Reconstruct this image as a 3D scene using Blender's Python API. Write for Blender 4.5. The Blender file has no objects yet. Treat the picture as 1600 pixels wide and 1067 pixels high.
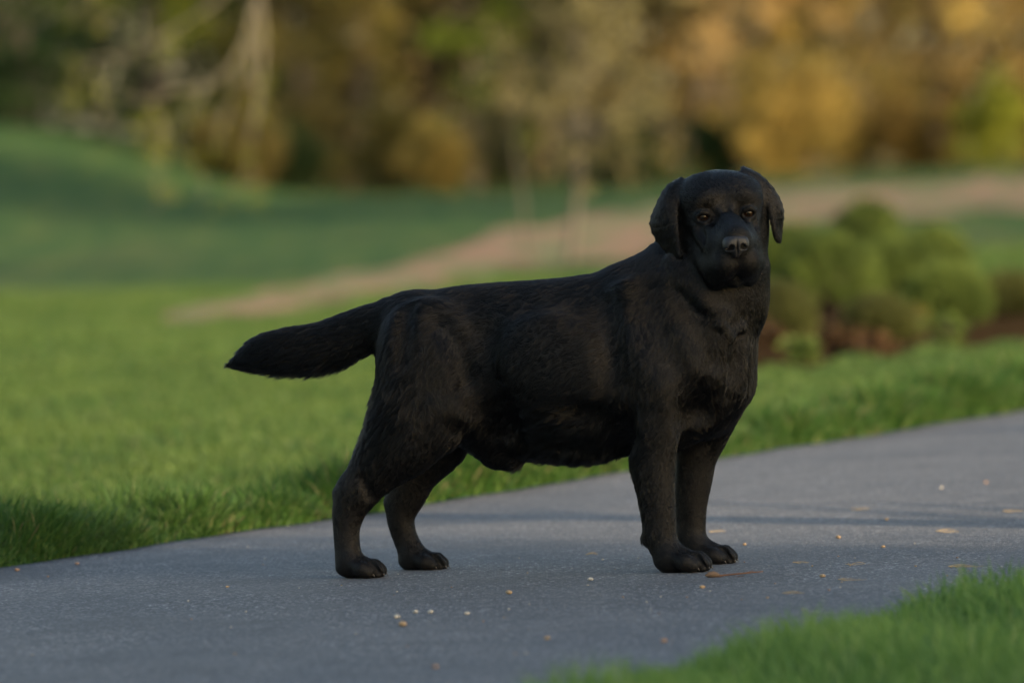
import bpy, math, random
import numpy as np
from mathutils import Vector
random.seed(7)
rng = np.random.default_rng(7)
S = bpy.context.scene
# ------------------------------------------------------------------ camera
W0, H0 = 1600.0, 1067.0
FPX = 8889.0                      # 200 mm on a 36 mm sensor, in photo pixels
HOR = 257.0                       # photo row of the level horizon
CAMH = 0.80
D0 = 11.10                        # distance of the dog
PX = D0 / FPX                     # metres per photo pixel at the dog
TILT = 0.040                      # the path climbs a little to the right
pitch = math.atan((H0/2 - HOR) / FPX)
cd = bpy.data.cameras.new('camera'); cam = bpy.data.objects.new('camera', cd)
S.collection.objects.link(cam); S.camera = cam
cam.location = (0, 0, CAMH); cam.rotation_euler = (math.pi/2 - pitch, 0, 0)
cd.sensor_width = 36; cd.lens = 200; cd.clip_start = 0.1; cd.clip_end = 5000
cd.dof.use_dof = True; cd.dof.focus_distance = 10.95; cd.dof.aperture_fstop = 3.2
# ------------------------------------------------------------------ light
SUN_EL, SUN_AZ = math.radians(17), math.radians(133)
w = bpy.data.worlds.new('World'); S.world = w; w.use_nodes = True
nt = w.node_tree; bg = nt.nodes['Background']
sky = nt.nodes.new('ShaderNodeTexSky'); sky.sky_type = 'NISHITA'; sky.sun_disc = False
sky.sun_elevation = SUN_EL; sky.sun_rotation = SUN_AZ; sky.air_density = 1.3; sky.dust_density = 2.0
nt.links.new(sky.outputs[0], bg.inputs[0]); bg.inputs[1].default_value = 0.11
sl = bpy.data.lights.new('sun', 'SUN'); so = bpy.data.objects.new('sun', sl); S.collection.objects.link(so)
sl.energy = 3.0; sl.angle = math.radians(0.6); sl.color = (1.0, 0.78, 0.54)
sd = Vector((math.sin(SUN_AZ)*math.cos(SUN_EL), math.cos(SUN_AZ)*math.cos(SUN_EL), math.sin(SUN_EL)))
so.rotation_euler = sd.to_track_quat('Z', 'Y').to_euler()
S.view_settings.view_transform = 'Standard'; S.view_settings.look = 'None'
S.view_settings.exposure = 1.42; S.view_settings.gamma = 1.0
S.render.engine = 'CYCLES'

# ------------------------------------------------------------------ helpers
def tag(o, label=None, cat=None, group=None, kind=None):
    if label: o['label'] = label
    if cat: o['category'] = cat
    if group: o['group'] = group
    if kind: o['kind'] = kind
    return o
def empty(name, loc, label, cat, group=None):
    o = bpy.data.objects.new(name, None); S.collection.objects.link(o); o.location = loc
    o.empty_display_size = 0.1
    return tag(o, label, cat, group)
def link(name, me, mat=None, parent=None, smooth=True):
    o = bpy.data.objects.new(name, me); S.collection.objects.link(o)
    if mat: me.materials.append(mat)
    if smooth: me.polygons.foreach_set('use_smooth', np.ones(len(me.polygons), bool))
    if parent is not None:
        o.parent = parent
        o.matrix_parent_inverse.identity()
        o.location = -Vector(parent.location)      # meshes are written in world coordinates
    return o
def npmesh(name, V, F):
    """V (n,3), F (m,k) one polygon size"""
    V = np.asarray(V, np.float32); F = np.asarray(F, np.int32)
    me = bpy.data.meshes.new(name)
    me.vertices.add(len(V)); me.vertices.foreach_set('co', V.ravel())
    k = F.shape[1]
    me.loops.add(F.size); me.loops.foreach_set('vertex_index', F.ravel())
    me.polygons.add(len(F)); me.polygons.foreach_set('loop_start', np.arange(0, F.size, k, dtype=np.int32))
    me.update(calc_edges=True); me.validate()
    return me
def sm(a, b, x):
    t = np.clip((x-a)/(b-a), 0, 1); return t*t*(3-2*t)
def terrain(x, y):
    x = np.asarray(x, float); y = np.asarray(y, float)
    z = TILT*np.clip(x, -7, 7)
    z = z + 0.45*sm(30, 85, y) + 1.25*sm(42, 88, y)*sm(-2.2, -8.0, x)
    z = z + 0.10*sm(20, 34, y)*np.sin(x*0.55+y*0.13) * 0.5
    return z
_F = np.array((0, math.cos(pitch), -math.sin(pitch))); _U = np.array((0, math.sin(pitch), math.cos(pitch)))
def ray(px, py):
    d = _F + np.array((1., 0, 0))*(px-W0/2)/FPX + _U*(H0/2-py)/FPX
    return d/d[1]
def on_ground(px, py):
    """where the sight line through a photo point meets the terrain"""
    d = ray(px, py); y = np.arange(6, 140, 0.02)
    p = np.outer(y, d); z = p[:, 2]+CAMH - terrain(p[:, 0], p[:, 1])
    i = np.argmax(z < 0) if (z < 0).any() else len(y)-1
    return p[i, 0], p[i, 1], float(terrain(p[i, 0], p[i, 1]))
def at(px, py, Y):
    d = ray(px, py)*Y; return np.array((d[0], d[1], d[2]+CAMH))
# ---- materials
def mat(name):
    m = bpy.data.materials.new(name); m.use_nodes = True
    n = m.node_tree.nodes; b = n['Principled BSDF']
    return m, m.node_tree, n, b, m.node_tree.links
def noise(n, l, scale, detail=4, rough=0.6, vec=None, dist=0):
    x = n.new('ShaderNodeTexNoise'); x.inputs['Scale'].default_value = scale
    x.inputs['Detail'].default_value = detail; x.inputs['Roughness'].default_value = rough
    x.inputs['Distortion'].default_value = dist
    if vec is not None: l.new(vec, x.inputs['Vector'])
    return x.outputs['Fac']
def ramp(n, l, fac, stops):
    r = n.new('ShaderNodeValToRGB'); e = r.color_ramp.elements
    e[0].position, e[0].color = stops[0][0], (*stops[0][1], 1)
    e[1].position, e[1].color = stops[-1][0], (*stops[-1][1], 1)
    for p, c in stops[1:-1]:
        q = e.new(p); q.color = (*c, 1)
    l.new(fac, r.inputs[0]); return r.outputs[0]
def mixc(n, l, f, a, b, mode='MIX'):
    m = n.new('ShaderNodeMix'); m.data_type = 'RGBA'; m.blend_type = mode
    for s, v in ((0, f), (6, a), (7, b)):
        if hasattr(v, 'is_linked') or hasattr(v, 'links'): l.new(v, m.inputs[s])
        elif isinstance(v, tuple): m.inputs[s].default_value = (*v, 1)
        else: m.inputs[s].default_value = v
    return m.outputs[2]
def math_n(n, l, op, a, b=None, clamp=False):
    m = n.new('ShaderNodeMath'); m.operation = op; m.use_clamp = clamp
    for i, v in enumerate((a, b)):
        if v is None: continue
        if isinstance(v, (int, float)): m.inputs[i].default_value = v
        else: l.new(v, m.inputs[i])
    return m.outputs[0]
def bump(n, l, b, h, strength, dist):
    u = n.new('ShaderNodeBump'); u.inputs['Strength'].default_value = strength; u.inputs['Distance'].default_value = dist
    l.new(h, u.inputs['Height']); l.new(u.outputs[0], b.inputs['Normal'])
def coords(n): return n.new('ShaderNodeNewGeometry').outputs['Position']

# far edge of the path and near edge (straight, both from the photograph)
E0 = on_ground(0, 890); E1 = on_ground(1600, 642)
N0 = on_ground(1000, 1067); N1 = on_ground(1600, 924)
ed = np.array((E1[0]-E0[0], E1[1]-E0[1])); ed /= np.linalg.norm(ed)
en = np.array((-ed[1], ed[0]))                 # points to the lawn side (left/away)
nd = np.array((N1[0]-N0[0], N1[1]-N0[1])); nd /= np.linalg.norm(nd)
nn = np.array((nd[1], -nd[0]))                 # points to the near grass (right/towards camera)
def wob(s, k):
    return 0.018*np.sin(s*2.3+k)+0.012*np.sin(s*6.1+2*k)+0.007*np.sin(s*17+k*3)
def d_far(x, y):   # >0 on the lawn
    r = np.stack((x-E0[0], y-E0[1])); s = r[0]*ed[0]+r[1]*ed[1]
    return r[0]*en[0]+r[1]*en[1] - wob(s, 1.0)
def d_near(x, y):  # >0 on the near grass
    r = np.stack((x-N0[0], y-N0[1])); s = r[0]*nd[0]+r[1]*nd[1]
    return r[0]*nn[0]+r[1]*nn[1] - wob(s, 2.4)

# materials of the setting
def grass_ground():
    m, t, n, b, l = mat('lawn_ground'); P = coords(n)
    mp = n.new('ShaderNodeMapping'); mp.inputs['Scale'].default_value = (1, .16, 1); l.new(P, mp.inputs['Vector']); Q_ = mp.outputs[0]
    a = noise(n, l, 0.45, 3, .6, Q_); c = noise(n, l, 2.6, 4, .65, Q_); f = noise(n, l, 60, 4, .7, P)
    col = ramp(n, l, c, [(.34, (.026, .078, .016)), (.5, (.052, .115, .024)), (.66, (.115, .155, .034))])  # greens darkened to carry the shade on the far lawn
    col = mixc(n, l, ramp(n, l, a, [(.5, (0, 0, 0)), (.75, (.45, .45, .45))]), col, (.15, .13, .05))
    col = mixc(n, l, math_n(n, l, 'MULTIPLY', f, .55), col, (.03, .055, .012))
    # bare soil showing next to the asphalt
    sx = n.new('ShaderNodeSeparateXYZ'); l.new(P, sx.inputs[0])
    dx = math_n(n, l, 'MULTIPLY', math_n(n, l, 'SUBTRACT', sx.outputs[0], E0[0]), float(en[0]))
    dy = math_n(n, l, 'MULTIPLY', math_n(n, l, 'SUBTRACT', sx.outputs[1], E0[1]), float(en[1]))
    dd = math_n(n, l, 'ADD', dx, dy)
    soil = math_n(n, l, 'SUBTRACT', 1.0, math_n(n, l, 'MULTIPLY', math_n(n, l, 'ABSOLUTE', dd), math_n(n, l, 'ADD', 8.0, math_n(n, l, 'MULTIPLY', noise(n, l, 7, 3, .7, P), 26.0))), True)
    col = mixc(n, l, soil, col, (.20, .13, .075))
    l.new(col, b.inputs['Base Color']); b.inputs['Roughness'].default_value = .9
    b.inputs['Specular IOR Level'].default_value = .15
    bump(n, l, b, f, .8, .03)
    return m
def asphalt():
    m, t, n, b, l = mat('asphalt'); P = coords(n)
    big = noise(n, l, 1.1, 4, .6, P); med = noise(n, l, 9, 4, .6, P); fine = noise(n, l, 330, 2, .7, P)
    v = n.new('ShaderNodeTexVoronoi'); v.inputs['Scale'].default_value = 190; l.new(P, v.inputs['Vector'])
    col = ramp(n, l, big, [(.35, (.115, .123, .138)), (.65, (.180, .182, .190))])
    col = mixc(n, l, math_n(n, l, 'MULTIPLY', med, .35), col, (.17, .165, .16))
    sp = n.new('ShaderNodeSeparateColor'); l.new(v.outputs['Color'], sp.inputs[0])
    st = ramp(n, l, sp.outputs[0], [(0, (.35, .35, .37)), (.5, (.9, .9, .92)), (.82, (1.15, 1.15, 1.15)), (.90, (2.4, 2.3, 2.2)), (1, (3.9, 3.8, 3.5))])
    col = mixc(n, l, ramp(n, l, noise(n, l, 3.1, 5, .7, P), [(.35, (.3, .3, .3)), (.65, (.9, .9, .9))]), col, st, 'MULTIPLY')
    stn = ramp(n, l, noise(n, l, 2.3, 5, .65, P, 1.5), [(.40, (.35, .35, .35)), (.5, (0, 0, 0)), (.58, (0, 0, 0)), (.68, (.35, .35, .35))])
    col = mixc(n, l, stn, col, (.085, .088, .095))
    col = mixc(n, l, ramp(n, l, noise(n, l, 17, 5, .75, P, 2.), [(.60, (0, 0, 0)), (.72, (.30, .30, .30))]), col, (.24, .20, .15))
    col = mixc(n, l, ramp(n, l, v.outputs['Distance'], [(.25, (0, 0, 0)), (.8, (.55, .55, .55))]), col, (.035, .036, .04))
    l.new(col, b.inputs['Base Color']); b.inputs['Roughness'].default_value = .78
    b.inputs['Specular IOR Level'].default_value = .35
    h = math_n(n, l, 'ADD', v.outputs['Distance'], math_n(n, l, 'MULTIPLY', med, 2.5))
    bump(n, l, b, math_n(n, l, 'MULTIPLY', h, -1.0), .7, .004)
    return m
def dirt():
    m, t, n, b, l = mat('bare_earth'); P = coords(n)
    c = noise(n, l, .9, 5, .7, P); f = noise(n, l, 25, 4, .7, P)
    col = ramp(n, l, c, [(.3, (.17, .10, .052)), (.5, (.29, .145, .085)), (.7, (.37, .20, .12))])
    col = mixc(n, l, math_n(n, l, 'MULTIPLY', f, .35), col, (.16, .11, .06))
    mp = n.new('ShaderNodeMapping'); mp.inputs['Scale'].default_value = (1, .22, 1); l.new(P, mp.inputs['Vector'])
    g_ = ramp(n, l, noise(n, l, 1.7, 4, .65, mp.outputs[0]), [(.42, (0, 0, 0)), (.56, (.85, .85, .85))])
    col = mixc(n, l, g_, col, (.10, .14, .03))
    l.new(col, b.inputs['Base Color']); b.inputs['Roughness'].default_value = .95; bump(n, l, b, f, .8, .03)
    return m

# ------------------------------------------------------------------ ground sheets
def axis(parts):
    out = []
    for a, b, st in parts: out.append(np.arange(a, b, st))
    out.append([parts[-1][1]]); return np.concatenate(out)
def sheet(xs, ys, fn=terrain, dz=0.0):
    X, Y = np.meshgrid(xs, ys); Z = fn(X, Y)+dz
    V = np.stack((X.ravel(), Y.ravel(), Z.ravel()), 1)
    i = np.arange(len(xs)*len(ys)).reshape(len(ys), len(xs))
    F = np.stack((i[:-1, :-1].ravel(), i[:-1, 1:].ravel(), i[1:, 1:].ravel(), i[1:, :-1].ravel()), 1)
    return V, F
xs = axis([(-1500, -200, 100), (-200, -30, 10), (-30, -8, 1), (-8, 8, .25), (8, 30, 1), (30, 200, 10), (200, 1500, 100)])
ys = axis([(-300, -10, 20), (-10, 6, 1), (6, 40, .3), (40, 110, .8), (110, 300, 10), (300, 2500, 100)])
V, F = sheet(xs, ys)
tag(link('ground', npmesh('ground', V, F), grass_ground()), kind='structure')
# the asphalt path: a strip between the two measured edges, rounded shoulders
def path_strip():
    ss = np.arange(-22, 60, .06); rows = []
    for s in ss:
        x1 = E0[0]+ed[0]*s+en[0]*wob(s, 1.0); y1 = E0[1]+ed[1]*s+en[1]*wob(s, 1.0)
        # matching point on the near edge: perpendicular to the far edge
        q = np.array((x1, y1)); rel = q-np.array(N0[:2])
        # walk along -en until the near line
        k = rel@nn; c = -en@nn; wd = -k/c if abs(c) > 1e-6 else 2.0
        wd = float(np.clip(wd, 1.3, 2.9))
        row = []
        for j, tt in enumerate([0, .006, *np.linspace(.03, .97, 13), .994, 1]):
            p = q-en*wd*tt; zz = float(terrain(p[0], p[1]))+.004+.003*(1-(2*tt-1)**2)
            if j in (0, 16): zz -= .02
            row.append((p[0], p[1], zz))
        rows.append(row)
    V = np.array(rows); n_, m_ = V.shape[:2]
    i = np.arange(n_*m_).reshape(n_, m_)
    F = np.stack((i[:-1, :-1].ravel(), i[1:, :-1].ravel(), i[1:, 1:].ravel(), i[:-1, 1:].ravel()), 1)
    return V.reshape(-1, 3), F
V, F = path_strip()
tag(link('path', npmesh('path', V, F[:, ::-1]), asphalt()), kind='structure')
def path_z(x, y):
    # crown of the asphalt above the terrain
    a = -float(d_far(np.array(x), np.array(y))); b_ = -float(d_near(np.array(x), np.array(y)))
    tt = a/max(a+b_, .1); return float(terrain(x, y))+.004+.003*(1-(2*tt-1)**2)
# bare earth strip across the far lawn
def earth(pts, name, seed):
    r = np.random.default_rng(seed); P = np.array(pts, float)
    u = np.linspace(P[0, 0], P[-1, 0], 160); c = np.interp(u, P[:, 0], P[:, 1]); h = np.interp(u, P[:, 0], P[:, 2])
    rows = []
    for i in range(len(u)):
        j1, j2 = (3*math.sin(u[i]*.05+seed)+4*math.sin(u[i]*.021)+r.normal()*1.6 for _ in (0, 1))
        up = on_ground(u[i], c[i]-h[i]+j1*h[i]/30); dn = on_ground(u[i], c[i]+h[i]+j2*h[i]/30)
        row = []
        for tt in np.linspace(0, 1, 9):
            x = dn[0]*(1-tt)+up[0]*tt; y = dn[1]*(1-tt)+up[1]*tt
            row.append((x, y, float(terrain(x, y))+.015))
        rows.append(row)
    V = np.array(rows); n_, m_ = V.shape[:2]; i = np.arange(n_*m_).reshape(n_, m_)
    F = np.stack((i[:-1, :-1].ravel(), i[1:, :-1].ravel(), i[1:, 1:].ravel(), i[:-1, 1:].ravel()), 1)
    return tag(link(name, npmesh(name, V.reshape(-1, 3), F), DIRT), kind='structure')
DIRT = dirt()
STRIP = np.array([(255, 503, 6), (330, 490, 17), (450, 471, 20), (560, 452, 20), (680, 425, 24), (760, 402, 30), (880, 385, 34),
       (960, 367, 40), (1060, 352, 30), (1200, 322, 26), (1290, 316, 28), (1420, 322, 26), (1530, 302, 26), (1700, 300, 28)], float)
earth(STRIP, 'dirt_path', 3)
def in_strip(x, y):
    z = terrain(x, y)-CAMH; d = y*math.cos(pitch)-z*math.sin(pitch)
    px = W0/2+FPX*x/d; py = H0/2-FPX*(y*math.sin(pitch)+z*math.cos(pitch))/d
    return np.abs(py-np.interp(px, STRIP[:, 0], STRIP[:, 1])) < np.interp(px, STRIP[:, 0], STRIP[:, 2], left=-9)*(1+.25*np.sin(px*.05))
def to_px(x, y):
    z = terrain(x, y)-CAMH; d = y*math.cos(pitch)-z*math.sin(pitch)
    return W0/2+FPX*x/d, H0/2-FPX*(y*math.sin(pitch)+z*math.cos(pitch))/d
def in_bed(x, y):
    px, py = to_px(x, y); return (px > 1088) & (py > 480-(px-1400)*.05) & (py < 561-(px-1400)*.10+6*np.sin(px*.05+1))
# ------------------------------------------------------------------ grass
def blade_mat(name, stops, trans=.35, alt=(.1, .15, .02)):
    m, t, n, b, l = mat(name); g = n.new('ShaderNodeNewGeometry')
    col = ramp(n, l, g.outputs['Random Per Island'], stops)
    mp = n.new('ShaderNodeMapping'); mp.inputs['Scale'].default_value = (1, .35, 1); l.new(g.outputs['Position'], mp.inputs['Vector'])
    big = noise(n, l, 1.8, 3, .6, mp.outputs[0])
    col = mixc(n, l, ramp(n, l, big, [(.42, (0, 0, 0)), (.65, (.75, .75, .75))]), col, alt)
    l.new(col, b.inputs['Base Color']); b.inputs['Roughness'].default_value = .55; b.inputs['Specular IOR Level'].default_value = .3
    tr = n.new('ShaderNodeBsdfTranslucent'); l.new(col, tr.inputs['Color'])
    mx = n.new('ShaderNodeMixShader'); mx.inputs[0].default_value = trans
    l.new(b.outputs[0], mx.inputs[1]); l.new(tr.outputs[0], mx.inputs[2])
    l.new(mx.outputs[0], n['Material Output'].inputs['Surface']); return m
def blades(name, x, y, h, wd, lean, label, m, leandir=None):
    N = len(x); z = terrain(x, y)-.004
    a = rng.uniform(0, 2*math.pi, N); L = lean*rng.uniform(.2, 1.4, N)*h
    lx, ly = np.cos(a)*L, np.sin(a)*L
    if leandir is not None: lx = lx+leandir[0]*h; ly = ly+leandir[1]*h
    fa = rng.uniform(-1.1, 1.1, N)            # blade faces roughly to or from the viewer
    wx, wy = np.cos(fa)*wd/2, np.sin(fa)*wd/2
    V = np.zeros((N, 7, 3), np.float32)
    for j, (t, ww) in enumerate(((0, 1.), (.4, .85), (.75, .5))):
        bx = x+lx*t**1.8; by = y+ly*t**1.8; bz = z+h*(t-.12*t*t)
        V[:, 2*j] = np.stack((bx-wx*ww, by-wy*ww, bz), 1); V[:, 2*j+1] = np.stack((bx+wx*ww, by+wy*ww, bz), 1)
    V[:, 6] = np.stack((x+lx, y+ly, z+h*(.88-.25*np.minimum(1, np.hypot(lx, ly)/h)**2)), 1)
    b0 = (np.arange(N)*7)[:, None]
    F = np.concatenate([b0+np.array([q]) for q in ((0, 1, 3), (0, 3, 2), (2, 3, 5), (2, 5, 4), (4, 5, 6))])
    o = link(name, npmesh(name, V.reshape(-1, 3), F), m, smooth=False)
    return tag(o, label, 'grass', kind='stuff')
GV = blade_mat('verge_blades', [(0, (.020, .064, .012)), (.45, (.045, .12, .02)), (.8, (.09, .175, .03)), (.93, (.13, .19, .045)), (.97, (.24, .20, .10)), (1, (.30, .25, .13))], alt=(.065, .13, .028))
GL = blade_mat('lawn_blades', [(0, (.034, .085, .017)), (.5, (.066, .132, .025)), (.85, (.11, .172, .036)), (1, (.19, .20, .08))], alt=(.115, .175, .036))
# lush untrimmed fringe along the far edge
N = 95000; s = rng.uniform(-.6, 9.5, N); dq = rng.exponential(.12, N)-.022
dq = np.where(dq > .5, rng.uniform(0, .5, N), dq)
x = E0[0]+ed[0]*s+en[0]*(dq+wob(s, 1.)); y = E0[1]+ed[1]*s+en[1]*(dq+wob(s, 1.))
tuft = .62+.38*np.sin(x*7+y*3.1)*np.sin(y*5.3-x*2.)+.18*np.sin(y*17+x*9)
h = (.05+.085*sm(-.02, .05, dq)*(1-.6*sm(.2, .42, dq)))*rng.uniform(.55, 1.25, N)*np.clip(tuft+.25, .35, 1.4)
blades('verge_grass', x, y, h, .0042, .55, 'long dark green grass fringe along the far edge of the path', GV, (-en[0]*.18, -en[1]*.18))
# lawn beyond
parts = []
for (y0, y1, n_) in ((11.2, 16, 90000), (16, 24, 100000), (24, 40, 90000)):
    yy = rng.uniform(y0, y1, n_); xx = rng.uniform(-1, 1, n_)*(yy*.5*1.12*W0/FPX+.15); parts.append(np.stack((xx, yy)))
xy = np.concatenate(parts, 1); k = (d_far(xy[0], xy[1]) > .12) & ~(in_strip(xy[0], xy[1]) & (rng.random(xy.shape[1]) < .93)); k &= ~in_bed(xy[0], xy[1]); xy = xy[:, k]
hh = rng.uniform(.018, .045, xy.shape[1])*(1+.3*np.sin(xy[0]*3+xy[1]))*(1+.02*(xy[1]-11))
blades('lawn_grass', xy[0], xy[1], hh, .004+.00022*(xy[1]-11), .8, 'mown pale green lawn spreading behind the dog', GL)
# near corner
n_ = 60000; yy = rng.uniform(7.4, 13.6, n_); xx = rng.uniform(-.2, 1.9, n_); dn = d_near(xx, yy)
k = (dn > .0) & (xx < yy*.105+.2) & (dn < 1.4); xx, yy, dn = xx[k], yy[k], dn[k]
hh = (.03+.05*sm(0, .15, dn))*rng.uniform(.6, 1.3, len(xx))*(1+.3*np.sin(xx*9+yy*4))
GN = blade_mat('near_blades', [(0, (.07, .15, .034)), (.5, (.12, .23, .05)), (.9, (.18, .30, .075)), (1, (.26, .32, .12))], .45, (.16, .27, .065))
blades('foreground_grass', xx, yy, hh, .0045, .55, 'soft bright green grass in the near right corner', GN, (-nn[0]*.1, -nn[1]*.1))
# ------------------------------------------------------------------ trees and shrubs
def leaf_mat(name, stops, trans=.3, rough=.6, patch=1.4):
    m, t, n, b, l = mat(name); g = n.new('ShaderNodeNewGeometry')
    c1 = ramp(n, l, g.outputs['Random Per Island'], stops)
    big = noise(n, l, patch, 2, .5, g.outputs['Position'])
    k = ramp(n, l, big, [(.35, (0, 0, 0)), (.65, (1, 1, 1))])
    col = mixc(n, l, k, c1, tuple(x*1.35 for x in stops[-1][1]))
    col = mixc(n, l, .5, c1, col)
    l.new(col, b.inputs['Base Color']); b.inputs['Roughness'].default_value = rough; b.inputs['Specular IOR Level'].default_value = .2
    tr = n.new('ShaderNodeBsdfTranslucent'); l.new(col, tr.inputs['Color'])
    mx = n.new('ShaderNodeMixShader'); mx.inputs[0].default_value = trans
    l.new(b.outputs[0], mx.inputs[1]); l.new(tr.outputs[0], mx.inputs[2]); l.new(mx.outputs[0], n['Material Output'].inputs['Surface']); return m
def bark_mat(name, c):
    m, t, n, b, l = mat(name); P = coords(n)
    col = ramp(n, l, noise(n, l, 14, 4, .7, P), [(.3, tuple(x*.6 for x in c)), (.7, c)])
    l.new(col, b.inputs['Base Color']); b.inputs['Roughness'].default_value = .9; bump(n, l, b, noise(n, l, 40, 4, .7, P), .8, .01); return m
def tubes(paths, seg=7):
    """paths: list of lists of (x,y,z,r)"""
    V, F, o = [], [], 0
    for p in paths:
        P = np.array(p, float); n_ = len(P)
        T = np.gradient(P[:, :3], axis=0); T /= np.linalg.norm(T, axis=1)[:, None]+1e-9
        ref = np.array((0, 0, 1.)) if abs(T[0, 2]) < .8 else np.array((1., 0, 0))
        for i in range(n_):
            a = np.cross(T[i], ref); a /= np.linalg.norm(a)+1e-9; b = np.cross(T[i], a)
            for j in range(seg):
                q = 2*math.pi*j/seg; V.append(P[i, :3]+(a*math.cos(q)+b*math.sin(q))*P[i, 3])
        for i in range(n_-1):
            for j in range(seg): F.append((o+i*seg+j, o+i*seg+(j+1) % seg, o+(i+1)*seg+(j+1) % seg, o+(i+1)*seg+j))
        o += n_*seg
    return np.array(V), np.array(F)
def leaves(C, R, n_each, size, r, flat=1.0):
    """leaf quads scattered through clumps: C (k,3) centres, R (k,) radii"""
    k = len(C); N = k*n_each; i = np.repeat(np.arange(k), n_each)
    d = r.normal(size=(N, 3)); d /= np.linalg.norm(d, axis=1)[:, None]
    P = C[i]+d*(R[i]*r.random(N)**.45)[:, None]*np.array((1, 1, flat))
    a = r.normal(size=(N, 3)); a /= np.linalg.norm(a, axis=1)[:, None]; b = np.cross(a, r.normal(size=(N, 3))); b /= np.linalg.norm(b, axis=1)[:, None]
    s = size*r.uniform(.6, 1.35, N)[:, None]
    V = np.stack([P-a*s*.5, P+b*s*.28, P+a*s*.5, P-b*s*.28], 1).reshape(-1, 3)
    F = np.arange(N*4).reshape(-1, 4); return V, F
def bend(p, q, r, n_=6, r0=.05, r1=.015, sag=0.):
    p, q = np.array(p, float), np.array(q, float); out = []; j = r.normal(size=3)*.08*np.linalg.norm(q-p)
    for t in np.linspace(0, 1, n_):
        x = p*(1-t)+q*t+j*math.sin(math.pi*t); x[2] += sag*math.sin(math.pi*t); out.append((*x, r0*(1-t)+r1*t))
    return out
def tree(name, label, group, x, y, h, cr, cz, lm, bm, seed, k=40, n_each=220, size=.07, tr=.07, clump=.42, lean=0., cat='tree', crown_name='crown', flat=.85, low=None):
    """trunk + limbs + clumped crown: cr horizontal radius, cz (bottom, top) of the crown above ground"""
    r = np.random.default_rng(seed); z0 = float(terrain(x, y)); t = empty(name, (x, y, z0), label, cat, group)
    zc, zr = (cz[0]+cz[1])/2, (cz[1]-cz[0])/2
    d = r.normal(size=(k, 3)); d /= np.linalg.norm(d, axis=1)[:, None]; rad = r.random(k)**.55*(1+.3*r.normal(size=k)*.6)
    C = np.stack((x+lean*.5+d[:, 0]*cr*rad, y+d[:, 1]*cr*rad, z0+zc+d[:, 2]*zr*rad), 1)
    R = clump*r.uniform(.65, 1.3, k)
    top = (x+lean, y, z0+min(h, cz[1]*.9)); P = [bend((x, y, z0-.1), top, r, 8, tr, tr*.25)]
    for c in C[::2]:
        s = r.uniform(.25, .85); j = int(s*7); b0 = P[0][j][:3]; P.append(bend(b0, c, r, 5, tr*.38*(1-s*.6), tr*.08, .1))
    V, F = tubes(P); link('trunk', npmesh('trunk', V, F), bm, t)
    V, F = leaves(C, R, n_each, size, r, flat); link(crown_name, npmesh('crown', V, F), lm, t, smooth=False); return t
B_brown = bark_mat('brown_bark', (.13, .095, .07)); B_red = bark_mat('reddish_bark', (.10, .062, .05)); B_pale = bark_mat('pale_bark', (.16, .14, .095))
M_ever = leaf_mat('evergreen_leaves', [(0, (.010, .024, .006)), (.6, (.022, .045, .010)), (1, (.035, .06, .012))], .15)
M_green = leaf_mat('green_leaves', [(0, (.03, .06, .008)), (.6, (.075, .12, .014)), (1, (.15, .19, .022))])
M_lime = leaf_mat('lime_leaves', [(0, (.10, .14, .012)), (.6, (.17, .20, .02)), (1, (.27, .27, .03))])
M_olive = leaf_mat('olive_leaves', [(0, (.045, .045, .012)), (.55, (.10, .09, .02)), (1, (.19, .15, .032))])
M_brown = leaf_mat('brown_leaves', [(0, (.05, .042, .012)), (.55, (.115, .095, .025)), (1, (.20, .155, .045))])
M_gold = leaf_mat('golden_leaves', [(0, (.15, .11, .022)), (.5, (.31, .22, .05)), (1, (.50, .37, .10))])
M_tan = leaf_mat('tan_leaves', [(0, (.22, .15, .055)), (.5, (.38, .26, .095)), (1, (.55, .39, .16))])
M_orange = leaf_mat('orange_leaves', [(0, (.09, .06, .014)), (.5, (.17, .112, .024)), (1, (.26, .165, .038))])
M_glow = leaf_mat('golden_glow_leaves', [(0, (.26, .18, .05)), (.5, (.46, .34, .10)), (1, (.62, .48, .16))], .45)  # lighter copy of the golden leaves, with the upper right glow in their colour
M_buff = leaf_mat('buff_leaves', [(0, (.07, .065, .028)), (.5, (.14, .125, .05)), (1, (.21, .185, .08))])
M_mauve = leaf_mat('bare_twigs', [(0, (.09, .065, .05)), (.5, (.16, .12, .09)), (1, (.24, .18, .13))], .1)
G_wood = 'trees at the edge of the wood'; G_bush = 'low autumn bushes at the foot of the wood'
def px_tree(px, Y, *a, **k):
    return (px-W0/2)/FPX*Y
kinds = dict(glow=M_glow, ever=M_ever, green=M_green, lime=M_lime, olive=M_olive, brown=M_brown, gold=M_gold, tan=M_tan, orange=M_orange, buff=M_buff, mauve=M_mauve)
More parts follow.
